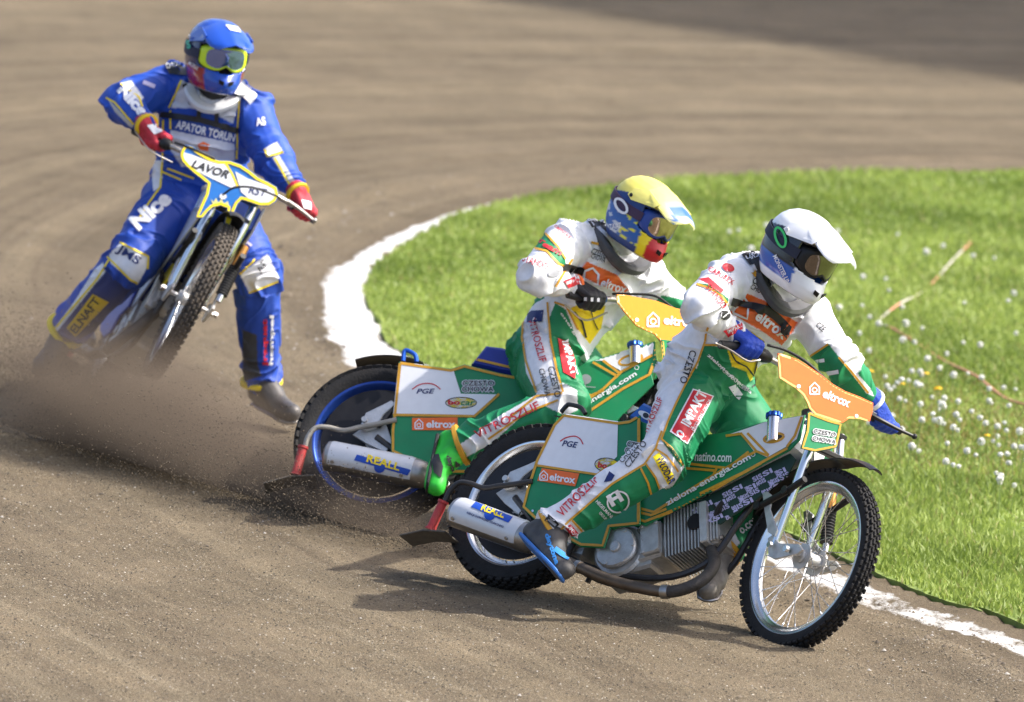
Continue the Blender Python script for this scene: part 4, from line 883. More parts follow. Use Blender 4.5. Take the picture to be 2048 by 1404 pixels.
def helmet(root, M, h):
    zs = [(-.152, .165, .070, .078), (-.148, .180, .085, .090), (-.125, .188, .105, .104), (-.10, .186, .122, .114), (-.07, .172, .136, .122), (-.045, .158, .143, .126), (-.02, .152, .147, .128), (.02, .150, .148, .128), (.05, .143, .144, .124), (.08, .127, .132, .113), (.105, .103, .112, .096), (.125, .075, .085, .073), (.138, .042, .05, .045), (.143, .008, .01, .008)]
    z = np.array([q[0] for q in zs]); zz = np.concatenate([np.linspace(-.152, .1, 44), np.linspace(.105, .143, 14)]); n = 96; t = np.linspace(0, 2*np.pi, n, endpoint=False); ct, s_ = np.cos(t), np.sin(t); R_ = []
    for q in zz:
        fr, bk, wd = (np.interp(q, z, [a[k] for a in zs]) for k in (1, 2, 3)); ex = np.where(ct > 0, .92 if q > -.06 else 1.08, .9)
        x = np.where(ct > 0, fr, bk)*np.sign(ct)*np.abs(ct)**ex; y = wd*np.sign(s_)*np.abs(s_)**.88
        muz = np.exp(-((q+.105)/.035)**2)*np.exp(-(t.clip(0, 7)*0+np.minimum(t, 2*np.pi-t))**2/.10); x = x+.014*muz
        R_.append(np.stack([x, y, np.full(n, q)], 1))
    k = len(R_); V = np.concatenate(R_); F = []
    for i in range(k-1):
        zc = (zz[i]+zz[i+1])/2
        for j in range(n):
            a = abs((j+.5)/n*2*np.pi); a = min(a, 2*np.pi-a); lim = math.radians(58)
            top_ = .058-.012*(a/lim)**2; bot = -.062+.022*(a/lim)**2
            if a < lim and bot < zc < top_: continue
            F.append([i*n+j, i*n+(j+1) % n, (i+1)*n+(j+1) % n, (i+1)*n+j])
    F.append([(k-1)*n+j for j in range(n)])
    me = tomesh('helmet', V, F, None); me.materials.append(h['m']); sol = None
    C = np.array([h['col'](v) for v in V]); paint(me, C)
    hl = linkM('helmet', me, root, M); md = hl.modifiers.new('shell', 'SOLIDIFY'); md.thickness = .012; md.offset = -1
    W = M
    def hp(name, mb, m, par=hl, smooth=True):
        V, F = mb.arrays(); e = tomesh(name, V, F, m, smooth); sharp(e, 45); return linkM(name, e, par, Matrix.Identity(4))
    # dark lining behind the eye port
    lin = MB(); lin.capsule((0, 0, -.01), (.0, 0, .03), .112, .105, 24, 8); hp('lining', lin, mat('helmet_lining', (.012, .012, .014), .9))
    # goggles: frame following the face, one lens, a strap round the shell
    def gring(sc_, dx):
        out = []
        for a in np.linspace(0, 2*np.pi, 56, endpoint=False):
            yy = math.cos(a); zq = math.sin(a); yy = math.copysign(abs(yy)**.55, yy)*.092*sc_; zq = math.copysign(abs(zq)**.62, zq)*.047*sc_
            if zq < 0: zq += .020*math.exp(-(yy/.022)**2)*sc_
            out.append((.162+dx-yy*yy*5.2, yy, zq-.004))
        return np.array(out)
    g = MB(); g.grid([gring(1.13, -.035), gring(1.14, -.006), gring(1.09, .004), gring(.93, .006), gring(.90, -.004), gring(.95, -.035)], closed_v=True, cap=False); go = hp('goggles', g, h['goggle_m'])
    r0 = gring(.93, .001); l = MB(); ce = np.array([.168, 0, -.002]); rr = [ce+(r0-ce)*s_+np.array([.004*(1-s_), 0, 0]) for s_ in (1, .75, .5, .25, .02)]
    for q in rr: q[:, 0] = .163-q[:, 1]**2*5.0+.003*(1-(q[:, 2]/.045)**2)
    l.grid(rr); hp('lens', l, h['lens_m'], go)
    stp = MB(); R2 = []
    for a in np.radians(np.linspace(52, 308, 60)):
        fr = .150; bk = .150; wd = .131; x = (fr if math.cos(a) > 0 else bk)*math.copysign(abs(math.cos(a))**.9, math.cos(a)); y = wd*math.copysign(abs(math.sin(a))**.88, math.sin(a)); o = np.array([x, y, 0]); on = unit([x/bk**2, y/wd**2, 0]); lift = .018*max(0, -math.cos(a))
        R2.append(np.array([o+on*d+np.array([0, 0, zq+lift]) for d, zq in ((.001, -.020), (.004, -.020), (.004, .020), (.001, .020))]))
    stp.grid(R2); O_s = hp('goggle_strap', stp, h['strap_m'])
    # peak
    pk = MB(); R3 = []
    for t_, xq, zq, w_, cr in ((0, .035, .128, .085, .030), (.2, .085, .122, .098, .034), (.4, .135, .107, .106, .036), (.6, .178, .092, .106, .036), (.8, .216, .078, .098, .032), (.93, .238, .069, .084, .026), (1, .250, .064, .066, .022)):
        ys = np.linspace(-1, 1, 17); tp_ = [np.array([xq-.020*abs(k_)**3*t_, k_*w_, zq+cr*.35-cr*abs(k_)**2.2+.006*math.exp(-(k_/.18)**2)]) for k_ in ys]; R3.append(np.array(tp_+[p-np.array([0, 0, .005]) for p in tp_[::-1]]))
    pk.grid(R3)
    for sg in (-1, 1):
        pk.prism(np.array([(-.012, sg*.131, .050), (.02, sg*.134, .038), (.13, sg*.108, .062), (.15, sg*.106, .088), (.06, sg*.102, .110), (.0, sg*.118, .088)]), (0, -sg*.006, 0), bev=.001)
    V, F = pk.arrays(); e = tomesh('peak', V, F, None); sharp(e, 50); e.materials.append(h['m']); paint(e, np.array([h['peak'](v) for v in V])); pko = linkM('peak', e, hl, Matrix.Identity(4))
    for sg in (-1, 1): hp('peak_screw', MB().cyl((.012, sg*.134, .056), (.012, sg*.139, .056), .009, n=12, bev=.0015), h.get('screw_m', M_ALU))
    vent = MB()
    for sg in (-1, 1): vent.prism(np.array([(.197, sg*.010, -.092), (.192, sg*.034, -.086), (.190, sg*.030, -.104), (.196, sg*.012, -.110)]), (.006, 0, 0), bev=.001)
    hp('chin_vent', vent, M_BLACK)
    return hl
M_SUIT = mat('suit_cloth', (.5, .5, .5), .58, attr='Col', noise=.06, nscale=50, bump=.12, bscale=420, dirt=.05)
_t = M_SUIT.node_tree; _b1 = [n_ for n_ in _t.nodes if n_.type == 'BUMP'][0]; _tc = [n_ for n_ in _t.nodes if n_.type == 'TEX_COORD'][0]
_nz = _t.nodes.new('ShaderNodeTexNoise'); _nz.noise_type = 'RIDGED_MULTIFRACTAL'; _nz.inputs['Scale'].default_value = 9; _nz.inputs['Detail'].default_value = 3; _nz.inputs['Distortion'].default_value = .6; _t.links.new(_tc.outputs['Object'], _nz.inputs['Vector'])
_b2 = _t.nodes.new('ShaderNodeBump'); _b2.inputs['Strength'].default_value = .38; _b2.inputs['Distance'].default_value = .02; _t.links.new(_nz.outputs[0], _b2.inputs['Height']); _t.links.new(_b2.outputs[0], _b1.inputs['Normal'])
M_SHELL = mat('helmet_shell', (.5, .5, .5), .22, attr='Col', coat=.6, noise=.02); M_COVER = mat('helmet_cover', (.5, .5, .5), .42, attr='Col', noise=.03, bump=.15, bscale=30)
def lens(name, c, r=.08): return mat(name, c, r, .9)
def legs_base(C, V, bones, bi, names, torso, legs, arms, farm_l=None):
    for i, n in enumerate(names):
        m = bi == i; C[m] = torso if n in ('hips', 'belly', 'chest', 'neck') else legs if n[1:] in ('thigh', 'shin') else arms
        if n == 'hips': C[m] = legs
        if n == 'lfarm' and farm_l is not None: C[m] = farm_l
LEGS = ('rthigh', 'rshin', 'hips', 'belly'); TOR = ('chest', 'belly', 'hips')
PX = lambda *p: list(p)
# ---- first rider: white helmet
J1 = dict(pel=(1398, 752, 40.97), rhip=(1388, 775, 40.90), lhip=(1436, 775, 41.06), rknee=(1325, 922, 40.60), rank=(1118, 1048, 40.60), rtoe=(1140, 1106, 40.44), lknee=(1560, 945, 40.96), lank=(1452, 1088, 40.72), ltoe=(1428, 1140, 40.58),
    chest=(1508, 622, 40.90), neck=(1552, 560, 40.82), head=(1594, 491, 40.68), rsh=(1452, 563, 40.72), relb=(1402, 614, 40.46), rwri=(1466, 664, 40.58), rhand=(1494, 692, 40.57), lsh=(1612, 628, 40.90), lelb=(1682, 726, 40.78), lwri=(1744, 800, 40.90), lhand=(1770, 840, 40.95))
z1 = [(('belly', 'hips', 'rthigh', 'lthigh'), K1((305, 868), (450, 890), (470, 960), (600, 1050), (605, 1200), (560, 1240), (700, 1320), (300, 1400), (200, 1200)), GREEN),
      (TOR, K1((430, 880), (470, 840), (570, 795), (640, 845), (600, 960), (612, 1090), (580, 1118), (540, 1020), (460, 990)), YELLOW),
      (TOR, K1((452, 690), (460, 640), (508, 565), (640, 620), (830, 745), (800, 800), (740, 872), (640, 800)), ORANGE),
      (LEGS, [(1410, 683), (1396, 722), (1375, 761), (1353, 804), (1325, 872), (1311, 896), (1290, 930), (1224, 968), (1139, 1040), (1117, 1066), (1060, 1040), (1100, 980), (1200, 900), (1262, 860), (1280, 780), (1330, 700), (1370, 650)], WHITE),
      (('rthigh', 'rshin'), K2((905, 385), (965, 310), (1115, 480), (1075, 560), (1040, 612), (955, 645), (935, 560), (868, 470)), WHITE),
      (('rthigh', 'rshin'), K2((960, 312), (975, 300), (1120, 470), (1090, 492)), GREEN),
      (('rshin',), K2((395, 825), (500, 925), (420, 1020), (300, 905)), WHITE),
      (('lshin', 'lthigh'), K3((118, 572), (168, 545), (245, 690), (150, 785), (80, 745)), WHITE),
      (('luarm', 'lfarm'), K1((795, 930), (900, 935), (950, 900), (1000, 862), (1060, 935), (1110, 990), (1200, 1120), (1225, 1160), (1150, 1160), (1000, 1110), (860, 980)), GREEN),
      (('lfarm', 'luarm'), K1((1060, 935), (1090, 945), (1235, 1110), (1260, 1160), (1215, 1140), (1130, 1030)), WHITE),
      (('ruarm', 'rfarm'), K1((258, 520), (345, 530), (440, 610), (440, 640), (395, 590), (330, 548)), GREEN),
      (('ruarm', 'rfarm'), K1((268, 498), (330, 488), (415, 560), (400, 580), (330, 530)), RED)]
def hcol1(v):
    x, y, z = v
    if x > .11 and z < -.05: return (.80, .80, .82)
    if z > .062 - .25*max(0, -x): return (.80, .80, .81)
    if -.112 < z < -.058 and x < .13: return srgb(36, 92, 178)
    if z < -.112: return (.78, .78, .80)
    return (.012, .014, .022)
R1 = rider('person', 'rider in white and green suit with white helmet and blue gloves', J1, dict(front=(.78, -.6, 0), base=lambda *a: legs_base(*a, WHITE, GREEN, WHITE, GREEN), zones=z1,
    grip=dict(r=at_y(1548, 722, 40.66)-at_y(1440, 689, 40.50), l=at_y(1800, 862, 41.0)-at_y(1745, 834, 40.92)), back=dict(r=(-.2, -.3, 1), l=(.4, -.2, 1)), thumb=dict(r=1, l=-1), glove_m=mat('glove_blue', srgb(26, 66, 176), .6, noise=.12, bump=.4, bscale=120), cuff_m=mat('cuff_white', WHITE, .6, noise=.05),
    sole=dict(r=(-.75, -.1, -.6), l=(0, .3, -.95)), boot_m=dict(r=mat('boot_charcoal', (.045, .047, .05), .6, noise=.25, dirt=.35), l=mat('steel_shoe', (.30, .28, .25), .55, .5, noise=.2, dirt=.7)), sole_m=dict(r=mat('sole_blue', srgb(34, 110, 190), .5, noise=.1, dirt=.25), l=M_STEEL), hem=mat('hem_gold', GOLD, .6, noise=.1),
    face=(.64, -.70, -.36), up=(.26, .10, 1), brace_m=mat('brace_grey', (.07, .07, .075), .5, noise=.15),
    helmet=dict(m=M_SHELL, col=hcol1, peak=lambda v: (.80, .80, .81), goggle_m=M_BLACK, lens_m=lens('lens_smoke', (.20, .17, .15)), strap_m=mat('strap_navy', srgb(24, 30, 52), .6), screw_m=mat('screw_white', (.7, .7, .7), .3))))
# ---- second rider: yellow helmet
J2 = dict(pel=(1095, 700, 42.85), rhip=(1085, 718, 42.77), lhip=(1122, 708, 42.95), rknee=(1130, 815, 42.40), rank=(938, 884, 42.44), rtoe=(905, 950, 42.36), lknee=(1210, 800, 42.9), lank=(1190, 940, 42.98), ltoe=(1230, 975, 42.9), chest=(1186, 560, 42.88), neck=(1225, 492, 42.82), head=(1280, 419, 42.70), rsh=(1134, 488, 42.70), relb=(1072, 552, 42.45), rwri=(1146, 572, 42.60), rhand=(1180, 598, 42.60), lsh=(1290, 555, 42.92), lelb=(1345, 612, 43.05), lwri=(1395, 640, 43.18), lhand=(1420, 652, 43.2))
z2 = [(('belly', 'hips', 'rthigh', 'lthigh'), K6((255, 640), (380, 700), (440, 740), (500, 900), (540, 960), (480, 1000), (300, 1000), (150, 900)), GREEN),
      (('belly', 'chest', 'rthigh', 'hips'), K6((455, 735), (520, 700), (640, 720), (620, 830), (560, 915), (500, 840)), YELLOW),
      (TOR, K6((440, 505), (490, 462), (560, 500), (700, 560), (760, 640), (720, 660), (560, 590), (450, 520)), ORANGE),
      (LEGS, K6((290, 700), (410, 640), (350, 790), (355, 900), (395, 1060), (425, 1160), (400, 1200), (240, 1260), (60, 1420), (-120, 1520), (-120, 1440), (100, 1280), (290, 1170), (235, 1060), (215, 880), (225, 760)), WHITE),
      (('rthigh', 'rshin'), K6((420, 1110), (495, 1150), (500, 1250), (440, 1280), (330, 1230), (400, 1180)), WHITE),
      (('ruarm', 'rfarm'), K6((255, 415), (330, 345), (435, 480), (440, 520), (390, 500), (340, 440)), GREEN),
      (('luarm', 'lfarm'), K6((890, 700), (930, 665), (1100, 700), (1100, 800), (900, 760)), GREEN)]
def hcol2(v):
    x, y, z = v
    if z > .055-.30*max(0, -x-.02): return srgb(226, 214, 104)
    if x > .155 and z < -.055: return srgb(196, 34, 40)
    if x > .12 and z < -.04: return srgb(240, 210, 30)
    if -.12 < z < -.02: return srgb(38, 92, 164) if vnoise(np.array([[x*38+3, y*38, z*60]]))[0] < .12+.3*(x < -.02) else (srgb(225, 220, 70) if x > .03 else srgb(190, 196, 205))
    return srgb(30, 60, 120)
R2 = rider('person', 'rider in white and green suit with yellow helmet and black gloves', J2, dict(front=(.9, -.3, 0), base=lambda *a: legs_base(*a, WHITE, GREEN, WHITE, GREEN), zones=z2,
    grip=dict(r=at_y(1232, 600, 42.72)-at_y(1135, 588, 42.55), l=at_y(1450, 660, 43.3)-at_y(1410, 648, 43.2)), back=dict(r=(-.2, -.3, 1), l=(.4, -.2, 1)), thumb=dict(r=1, l=-1), glove_m=mat('glove_black', (.015, .015, .017), .6, noise=.2, bump=.4, bscale=120), cuff_m=mat('cuff_orange', ORANGE, .6, noise=.1),
    sole=dict(r=(-.85, -.1, -.2), l=(0, .3, -.95)), boot_m=dict(r=mat('boot_green', srgb(40, 190, 50), .4, noise=.1, dirt=.08), l=MATS['steel_shoe']), sole_m=dict(r=M_GRIP, l=M_STEEL), hem=MATS['hem_gold'],
    hs=.94, face=(.66, -.68, -.34), up=(.28, .08, 1), brace_m=MATS['brace_grey'],
    helmet=dict(m=M_COVER, col=hcol2, peak=lambda v: srgb(232, 222, 120) if v[0] < .17 else srgb(46, 100, 176) if v[0] < .235 and abs(v[1]) < .075 else srgb(238, 232, 150), goggle_m=mat('goggle_blue', srgb(40, 70, 150), .4), lens_m=lens('lens_bronze', (.55, .42, .33)), strap_m=mat('strap_plum', srgb(60, 40, 70), .6), screw_m=M_BLACK)))
# ---- third rider: blue
J3 = dict(pel=(392, 385, 45.40), rhip=(354, 402, 45.34), lhip=(440, 420, 45.40), rknee=(258, 525, 45.06), rank=(140, 652, 45.24), rtoe=(100, 695, 45.16), lknee=(515, 555, 45.16), lank=(522, 748, 45.26), ltoe=(566, 792, 45.12), chest=(412, 262, 45.30), neck=(424, 195, 45.24), head=(430, 98, 45.14), rsh=(338, 172, 45.32), relb=(240, 203, 45.16), rwri=(292, 250, 44.97), rhand=(312, 278, 44.95), lsh=(502, 222, 45.28), lelb=(546, 322, 45.08), lwri=(594, 385, 44.94), lhand=(606, 416, 44.94))
DBLUE = srgb(26, 64, 150)
z3 = [(TOR, K7((440, 625), (525, 445), (700, 560), (890, 575), (880, 740), (780, 690), (640, 630)), (.62, .64, .70)),
      (TOR, K7((455, 700), (860, 790), (860, 960), (700, 1000), (520, 1000), (440, 880)), (.60, .62, .70)),
      (TOR, K7((440, 690), (870, 790), (868, 855), (450, 765)), DBLUE),
      (TOR+('rthigh',), K7((345, 960), (405, 960), (390, 1120), (340, 1160), (330, 1050)), WHITE),
      (('rfarm', 'ruarm'), K7((45, 560), (60, 575), (215, 740), (200, 755), (95, 650)), (.5, .5, .5)),
      (('rfarm', 'ruarm'), K7((130, 470), (200, 450), (280, 560), (255, 590)), WHITE),
      (('lfarm', 'luarm'), K7((1045, 885), (1130, 840), (1170, 905), (1070, 940)), WHITE), (('lfarm',), K7((1100, 940), (1140, 920), (1290, 1170), (1240, 1180)), (.6, .62, .66)),
      (('rshin', 'rthigh'), K8((500, 420), (560, 355), (720, 430), (710, 500), (660, 590), (510, 470)), WHITE),
      (('rshin',), K8((420, 500), (480, 450), (515, 475), (440, 570), (220, 850), (180, 850), (300, 690)), WHITE),
      (('lshin', 'lthigh'), K8((1235, 530), (1390, 415), (1455, 550), (1450, 570), (1290, 640)), WHITE),
      (('lshin',), K8((1250, 840), (1330, 870), (1335, 1040), (1360, 1100), (1250, 1135)), (.045, .05, .06)),
      (('rshin',), K8((515, 470), (620, 570), (640, 600), (420, 850), (280, 920), (200, 860)), srgb(28, 50, 110))]
R3 = rider('person', 'rider in blue and white suit with blue helmet and red gloves', J3, dict(front=(.3, -.95, 0), base=lambda *a: legs_base(*a, BLUE, srgb(16, 66, 164), BLUE), zones=z3,
    grip=dict(r=at_y(350, 296, 44.88)-at_y(268, 262, 45.02), l=at_y(628, 440, 44.98)-at_y(575, 405, 44.9)), back=dict(r=(0, -.6, 1), l=(.2, -.6, 1)), thumb=dict(r=1, l=-1), glove_m=mat('glove_red', srgb(186, 40, 56), .6, noise=.3, nscale=24, bump=.3), cuff_m=mat('cuff_yellow', srgb(214, 178, 20), .6),
    sole=dict(r=(0, .4, -.9), l=(.05, .4, -.9)), boot_m=dict(r=mat('boot_grey', (.05, .05, .053), .5, noise=.25, dirt=.35), l=mat('steel_boot', (.085, .085, .088), .42, .3, noise=.2, dirt=.35)), sole_m=dict(r=M_GRIP, l=M_STEEL), hem=mat('hem_yellow', YELLOW, .6, noise=.1),
    hs=.97, br=.76, bo=(0, 0, .02), bulk=1.15, bs=1.12, face=(.32, -.94, -.06), up=(.08, 0, 1), brace_m=mat('brace_white', (.72, .73, .74), .35, noise=.04), ho=(.03, 0, -.01),
    helmet=dict(m=M_SHELL, col=lambda v: srgb(20, 70, 170) if v[2] > .05 or (v[0] > .13 and v[2] < -.05) else srgb(150, 24, 40) if v[2] < -.055 and v[0] > .0 else srgb(22, 36, 90), peak=lambda v: srgb(22, 74, 176), goggle_m=mat('goggle_neon', srgb(206, 232, 40), .4), lens_m=lens('lens_violet', (.20, .26, .62)), strap_m=mat('strap_dark', srgb(18, 28, 60), .6))))

# ================================================================= print, lettering and trim
P1a, P1b, P1c = O1['panels']; ALLP1 = [P1a, P1b]
def eltrox(box, name_pts, target, hi, bg=I_ORANGE, icon=None, h=14):
    if box: patch('sponsor_patch', box, target, bg, off=.003)
    text('eltrox', *name_pts, h, target, I_WHITE, bold=.03)
    if icon:
        (x, y), r = icon; hs = [(x-r*.85, y+r), (x-r*.85, y-r*.25), (x, y-r*1.1), (x+r*.85, y-r*.25), (x+r*.85, y+r)]
        stripe('house_mark', hs, r*.28, target, I_WHITE, off=.0045, closed=True); stripe('power_mark', ellipse((x, y+r*.25), r*.42, r*.42, 0, 14), r*.2, target, I_WHITE, off=.0045, closed=True)
def inset(poly, d):
    P_ = np.array(poly, float); e = np.roll(P_, -1, 0)-P_; e /= np.linalg.norm(e, axis=1)[:, None]+1e-9; pv_ = np.roll(e, 1, 0); nn = np.stack([-(e+pv_)[:, 1], (e+pv_)[:, 0]], 1); nn /= np.maximum(np.linalg.norm(nn, axis=1)[:, None], .9)
    A = np.sum(P_[:, 0]*np.roll(P_[:, 1], -1)-np.roll(P_[:, 0], -1)*P_[:, 1]); return [tuple(p) for p in P_+nn*d*2*(.5 if True else 1)*(1 if A > 0 else -1)]
def edging(poly, target, m, wid=5, d=4.6, sl=slice(None), name='gold_edging', off=.004):
    q = inset(poly, d); q = q+q[:1]; stripe(name, q[sl], wid, target, m, off=off)
def city(l1, l2, h, target):
    for s_, (a, c) in (('CZESTO', l1), ('CHOWA', l2)):
        V, T = glyphs(s_, .008, 0.); p_, q_ = np.array(a, float), np.array(c, float); d = q_-p_; n = np.array([d[1], -d[0]])/np.hypot(*d); B_ = p_+V[:, :1]*d+V[:, 1:]*n*h
        offs = [(1.9*math.cos(k*math.pi/4), 1.9*math.sin(k*math.pi/4)) for k in range(8)]; lay('name_outline', np.concatenate([B_+np.array(o) for o in offs]), [tuple(i+len(V)*k for i in t_) for k in range(8) for t_ in T], target, I_WHITE, off=.0038)
        text(s_, a, c, h, target, I_BLACK, bold=.008, off=.005)
# ---- first motorcycle
patch('white_field', K2((340, 152), (690, 202), (684, 425), (640, 470), (558, 540), (165, 482), (160, 450), (275, 215)), P1a, I_WHITE)
edging(K2((340, 150), (690, 200), (760, 190), (830, 160), (830, 860), (640, 880), (600, 1005), (450, 1000), (190, 860), (75, 750), (100, 640), (160, 450), (275, 215)), P1a, I_GOLD)
stripe('gold_edging', K2((162, 480), (558, 540), (650, 470)), 4.5, P1a, I_GOLD, off=.004)
text('PGE', *K2((332, 358), (432, 372)), 12, P1a, I_NAVY, bold=.02, shear=.3); stripe('red_arc', K2((322, 328), (360, 305), (415, 296), (450, 315), (468, 348)), 2.2, P1a, I_RED, off=.004, smooth=True)
eltrox(K2((205, 500), (444, 534), (418, 616), (175, 580)), K2((252, 578), (416, 600)), P1a, 1, icon=(K2((217, 548))[0], 9), h=15)
patch('sponsor_patch', ellipse(K2((622, 480))[0], 25, 14, 6), P1a, I_YELLOW); stripe('oval_edge', ellipse(K2((622, 480))[0], 25, 14, 6), 1.6, P1a, I_BLACK, closed=True); text('bo', *K2((560, 495), (618, 505)), 12, P1a, I_RED, bold=.04); text('car', *K2((622, 505), (690, 515)), 9, P1a, I_GREEN, shear=.2)
city(K2((748, 358), (880, 385)), K2((735, 398), (870, 426)), 10, P1a)
for c in ((146, 772), (112, 795)): patch('rivet', ellipse(K2(c)[0], 2.4, 2.4), P1a, M_CHROME, off=.004)
# tank cover
patch('white_field', K2((1395, 285), (1530, 240))+[(1528, 845), (1608, 831), (1594, 878), (1579, 890), (1535, 915)]+K3((330, 130), (240, 15)), P1b, I_WHITE)
for ln in ([(1452, 872), (1482, 868)]+K3((250, 20), (345, 130)), K3((290, 20), (420, 155)), K3((0, 340), (130, 250), (345, 130), (420, 160)), K3((0, 390), (270, 258), (535, 112)), [(1574, 894), (1590, 872), (1604, 834)], K2((1130, 470), (1300, 490), (1390, 500), (1525, 395)), K2((1120, 500), (1310, 515)), K2((760, 738), (920, 780), (1300, 545), (1320, 500)), K2((780, 770), (900, 800), (1000, 760)), K2((1000, 785), (1100, 745), (1530, 505)), K2((800, 815), (862, 840), (1100, 748))):
    stripe('gold_edging', ln, 5, P1b, I_GOLD, off=.004)
stripe('neck_ring', ellipse((1548, 876), 20, 8, -12), 5, P1b, I_GOLD, closed=True); patch('neck_hole', ellipse((1548, 876), 17, 6, -12), P1b, I_BLACK, off=.003)
text('natino.com', *K2((1180, 455), (1415, 462)), 18, P1b, I_WHITE, bold=.02, shear=.1)
text('zielona-energia.com', *(K2((1012, 752))[0], K3((320, 185))[0]), 15, P1b, I_WHITE, bold=.025); stripe('registered_mark', ellipse(K3((325, 150))[0], 4, 4), 1.2, P1b, I_WHITE, closed=True)
for r in range(4):                       # slogan print on the belly cover
    for k in range(10):
        x = 1368+k*20+r*7; y = 1037-(k*20+r*7)*.53+r*12.5+2; a = -.47 if (k+r) % 3 else 1.1; L_ = 21 if (k+r) % 3 else 13; s_ = ('#SIS', 'SIS', 'SI')[(k+2*r) % 3]
        text(s_, (x, y), (x+L_*math.cos(a), y+L_*math.sin(a)), 10, P1c, I_LILAC, bold=.03, off=.003)
patch('seat_badge', ellipse(K2((868, 165))[0], 17, 7, 30), O1['seat'], I_WHITE); patch('seat_badge', ellipse(K2((868, 163))[0], 6, 5, 30), O1['seat'], I_BLACK, off=.004)
# heat shields
for O_, f in ((O1, K4), (O2, K5)):
    if f is K4:
        bd = f((505, 748), (755, 850), (725, 888), (475, 782)); rl = f((540, 805), (690, 860)); ag = f((443, 830), (690, 928)); gc = f((600, 835))[0]
    else:
        bd = f((610, 875), (990, 982), (965, 1022), (590, 915)); rl = f((675, 925), (905, 990)); ag = f((560, 975), (945, 1085)); gc = f((770, 965))[0]
    patch('sponsor_patch', bd, O_['shield'], I_BLUE); patch('gear_mark', ellipse(gc, 11, 11), O_['shield'], I_BLUE, off=.0028); text('REALL', *rl, 15, O_['shield'], I_YELLOW, bold=.03); text('AGENCJA ZAOPATRZENIA TECHNICZNEGO', *ag, 5.5, O_['shield'], I_NAVY, bold=.03)
text('JRK', *K2((808, 980), (852, 975)), 16, O1['cover'], I_GREY, bold=.02)
# front plate
F1, F1g = O1['plate']; patch('edge_print', pl1, F1, mat('print_paleorange', srgb(250, 200, 120), .4), off=.0015)
P_ = np.array(pl1); nx_ = np.roll(P_, -1, 0)-P_; nx_ /= np.linalg.norm(nx_, axis=1)[:, None]; pv_ = np.roll(nx_, 1, 0); nn = np.stack([-(nx_+pv_)[:, 1], (nx_+pv_)[:, 0]], 1); nn /= np.maximum(np.linalg.norm(nn, axis=1)[:, None], .5)
sg_ = 1 if inside([tuple(p) for p in pl1], (P_+nn*3))[[2]].all() else -1
patch('orange_field', [tuple(p) for p in P_+nn*4.5*sg_], F1, I_ORANGE, off=.0026)
eltrox(None, K1((962, 1162), (1112, 1222)), F1, 1, icon=(K1((922, 1115))[0], 11), h=18)
patch('screw', ellipse(K1((833, 1102))[0], 4, 4), F1, I_WHITE, off=.004); patch('screw', ellipse(K1((1158, 1268))[0], 3.5, 3.5), F1, I_WHITE, off=.004)
edging(pl1g, F1g, I_GOLD, 4, 3.6, off=.0025)
city(((1626, 866), (1670, 874)), ((1624, 880), (1670, 888)), 8.5, F1g)
# ---- second motorcycle
Q1, Q2 = O2['panels']
patch('white_field', K5((905, 226), (1285, 272), (1340, 448), (1590, 452), (1435, 608), (866, 592)), Q1, I_WHITE)
edging(K5((905, 222), (1270, 270), (1365, 240), (1620, 302), (1890, 352), (1890, 900), (1500, 1010), (1250, 1010), (1090, 980), (850, 858), (848, 700), (862, 590)), Q1, I_GOLD)
for ln in (K5((866, 596), (1435, 606), (1610, 450)),): stripe('gold_edging', ln, 5, Q1, I_GOLD, off=.004)
text('PGE', *K5((1028, 448), (1158, 448)), 10, Q1, I_NAVY, bold=.02, shear=.3); stripe('red_arc', K5((998, 418), (1050, 385), (1110, 376), (1160, 388), (1198, 418)), 2.2, Q1, I_RED, off=.004, smooth=True)
eltrox(K5((998, 618), (1317, 614), (1317, 704), (998, 704)), K5((1098, 688), (1302, 690)), Q1, 1, icon=(K5((1046, 662))[0], 9), h=15)
patch('sponsor_patch', ellipse(K5((1342, 512))[0], 31, 11), Q1, I_YELLOW); stripe('oval_edge', ellipse(K5((1342, 512))[0], 31, 11), 1.5, Q1, I_BLACK, closed=True); text('bo', *K5((1250, 526), (1335, 526)), 10, Q1, I_RED, bold=.04); text('car', *K5((1340, 530), (1440, 530)), 8, Q1, I_GREEN, shear=.2)
city(K5((1352, 392), (1575, 392)), K5((1350, 434), (1570, 434)), 10, Q1)
patch('white_field', K9((560, 440), (975, 315), (1235, 228), (1215, 370), (890, 560), (690, 440)), Q2, I_WHITE)
for ln in (K9((550, 445), (830, 605)), K9((680, 437), (865, 580)), K9((410, 925), (680, 750), (880, 560), (1215, 380)), K9((490, 1015), (900, 740), (1180, 590), (1250, 400), (1245, 235)), K9((400, 790), (560, 815), (690, 760)), K9((405, 830), (550, 850))): stripe('gold_edging', ln, 5, Q2, I_GOLD, off=.004)
text('zielona-energia.com', *K9((180, 1150), (1060, 610)), 13, Q2, I_WHITE, bold=.025); stripe('registered_mark', ellipse(K9((1045, 515))[0], 4, 4), 1.2, Q2, I_WHITE, closed=True)
stripe('neck_ring', ellipse(K9((980, 430))[0], 24, 9, -16), 4.5, Q2, I_GOLD, closed=True)
patch('tree_mark', ellipse(K9((495, 640))[0], 11, 10), Q2, I_GREY); stripe('tree_mark', K9((490, 660), (490, 715)), 2, Q2, I_GREY); stripe('tree_mark', K9((400, 715), (600, 728)), 1.6, Q2, I_GREY)
patch('seat_badge', ellipse((1040, 728), 14, 14), O2['seat'], mat('print_cream', srgb(214, 206, 130), .5)); text('KW', (1032, 735), (1049, 735), 12, O2['seat'], I_BLACK); stripe('seat_flame', [(948, 718), (975, 724), (1000, 730), (1022, 735)], 5, O2['seat'], I_GOLD)
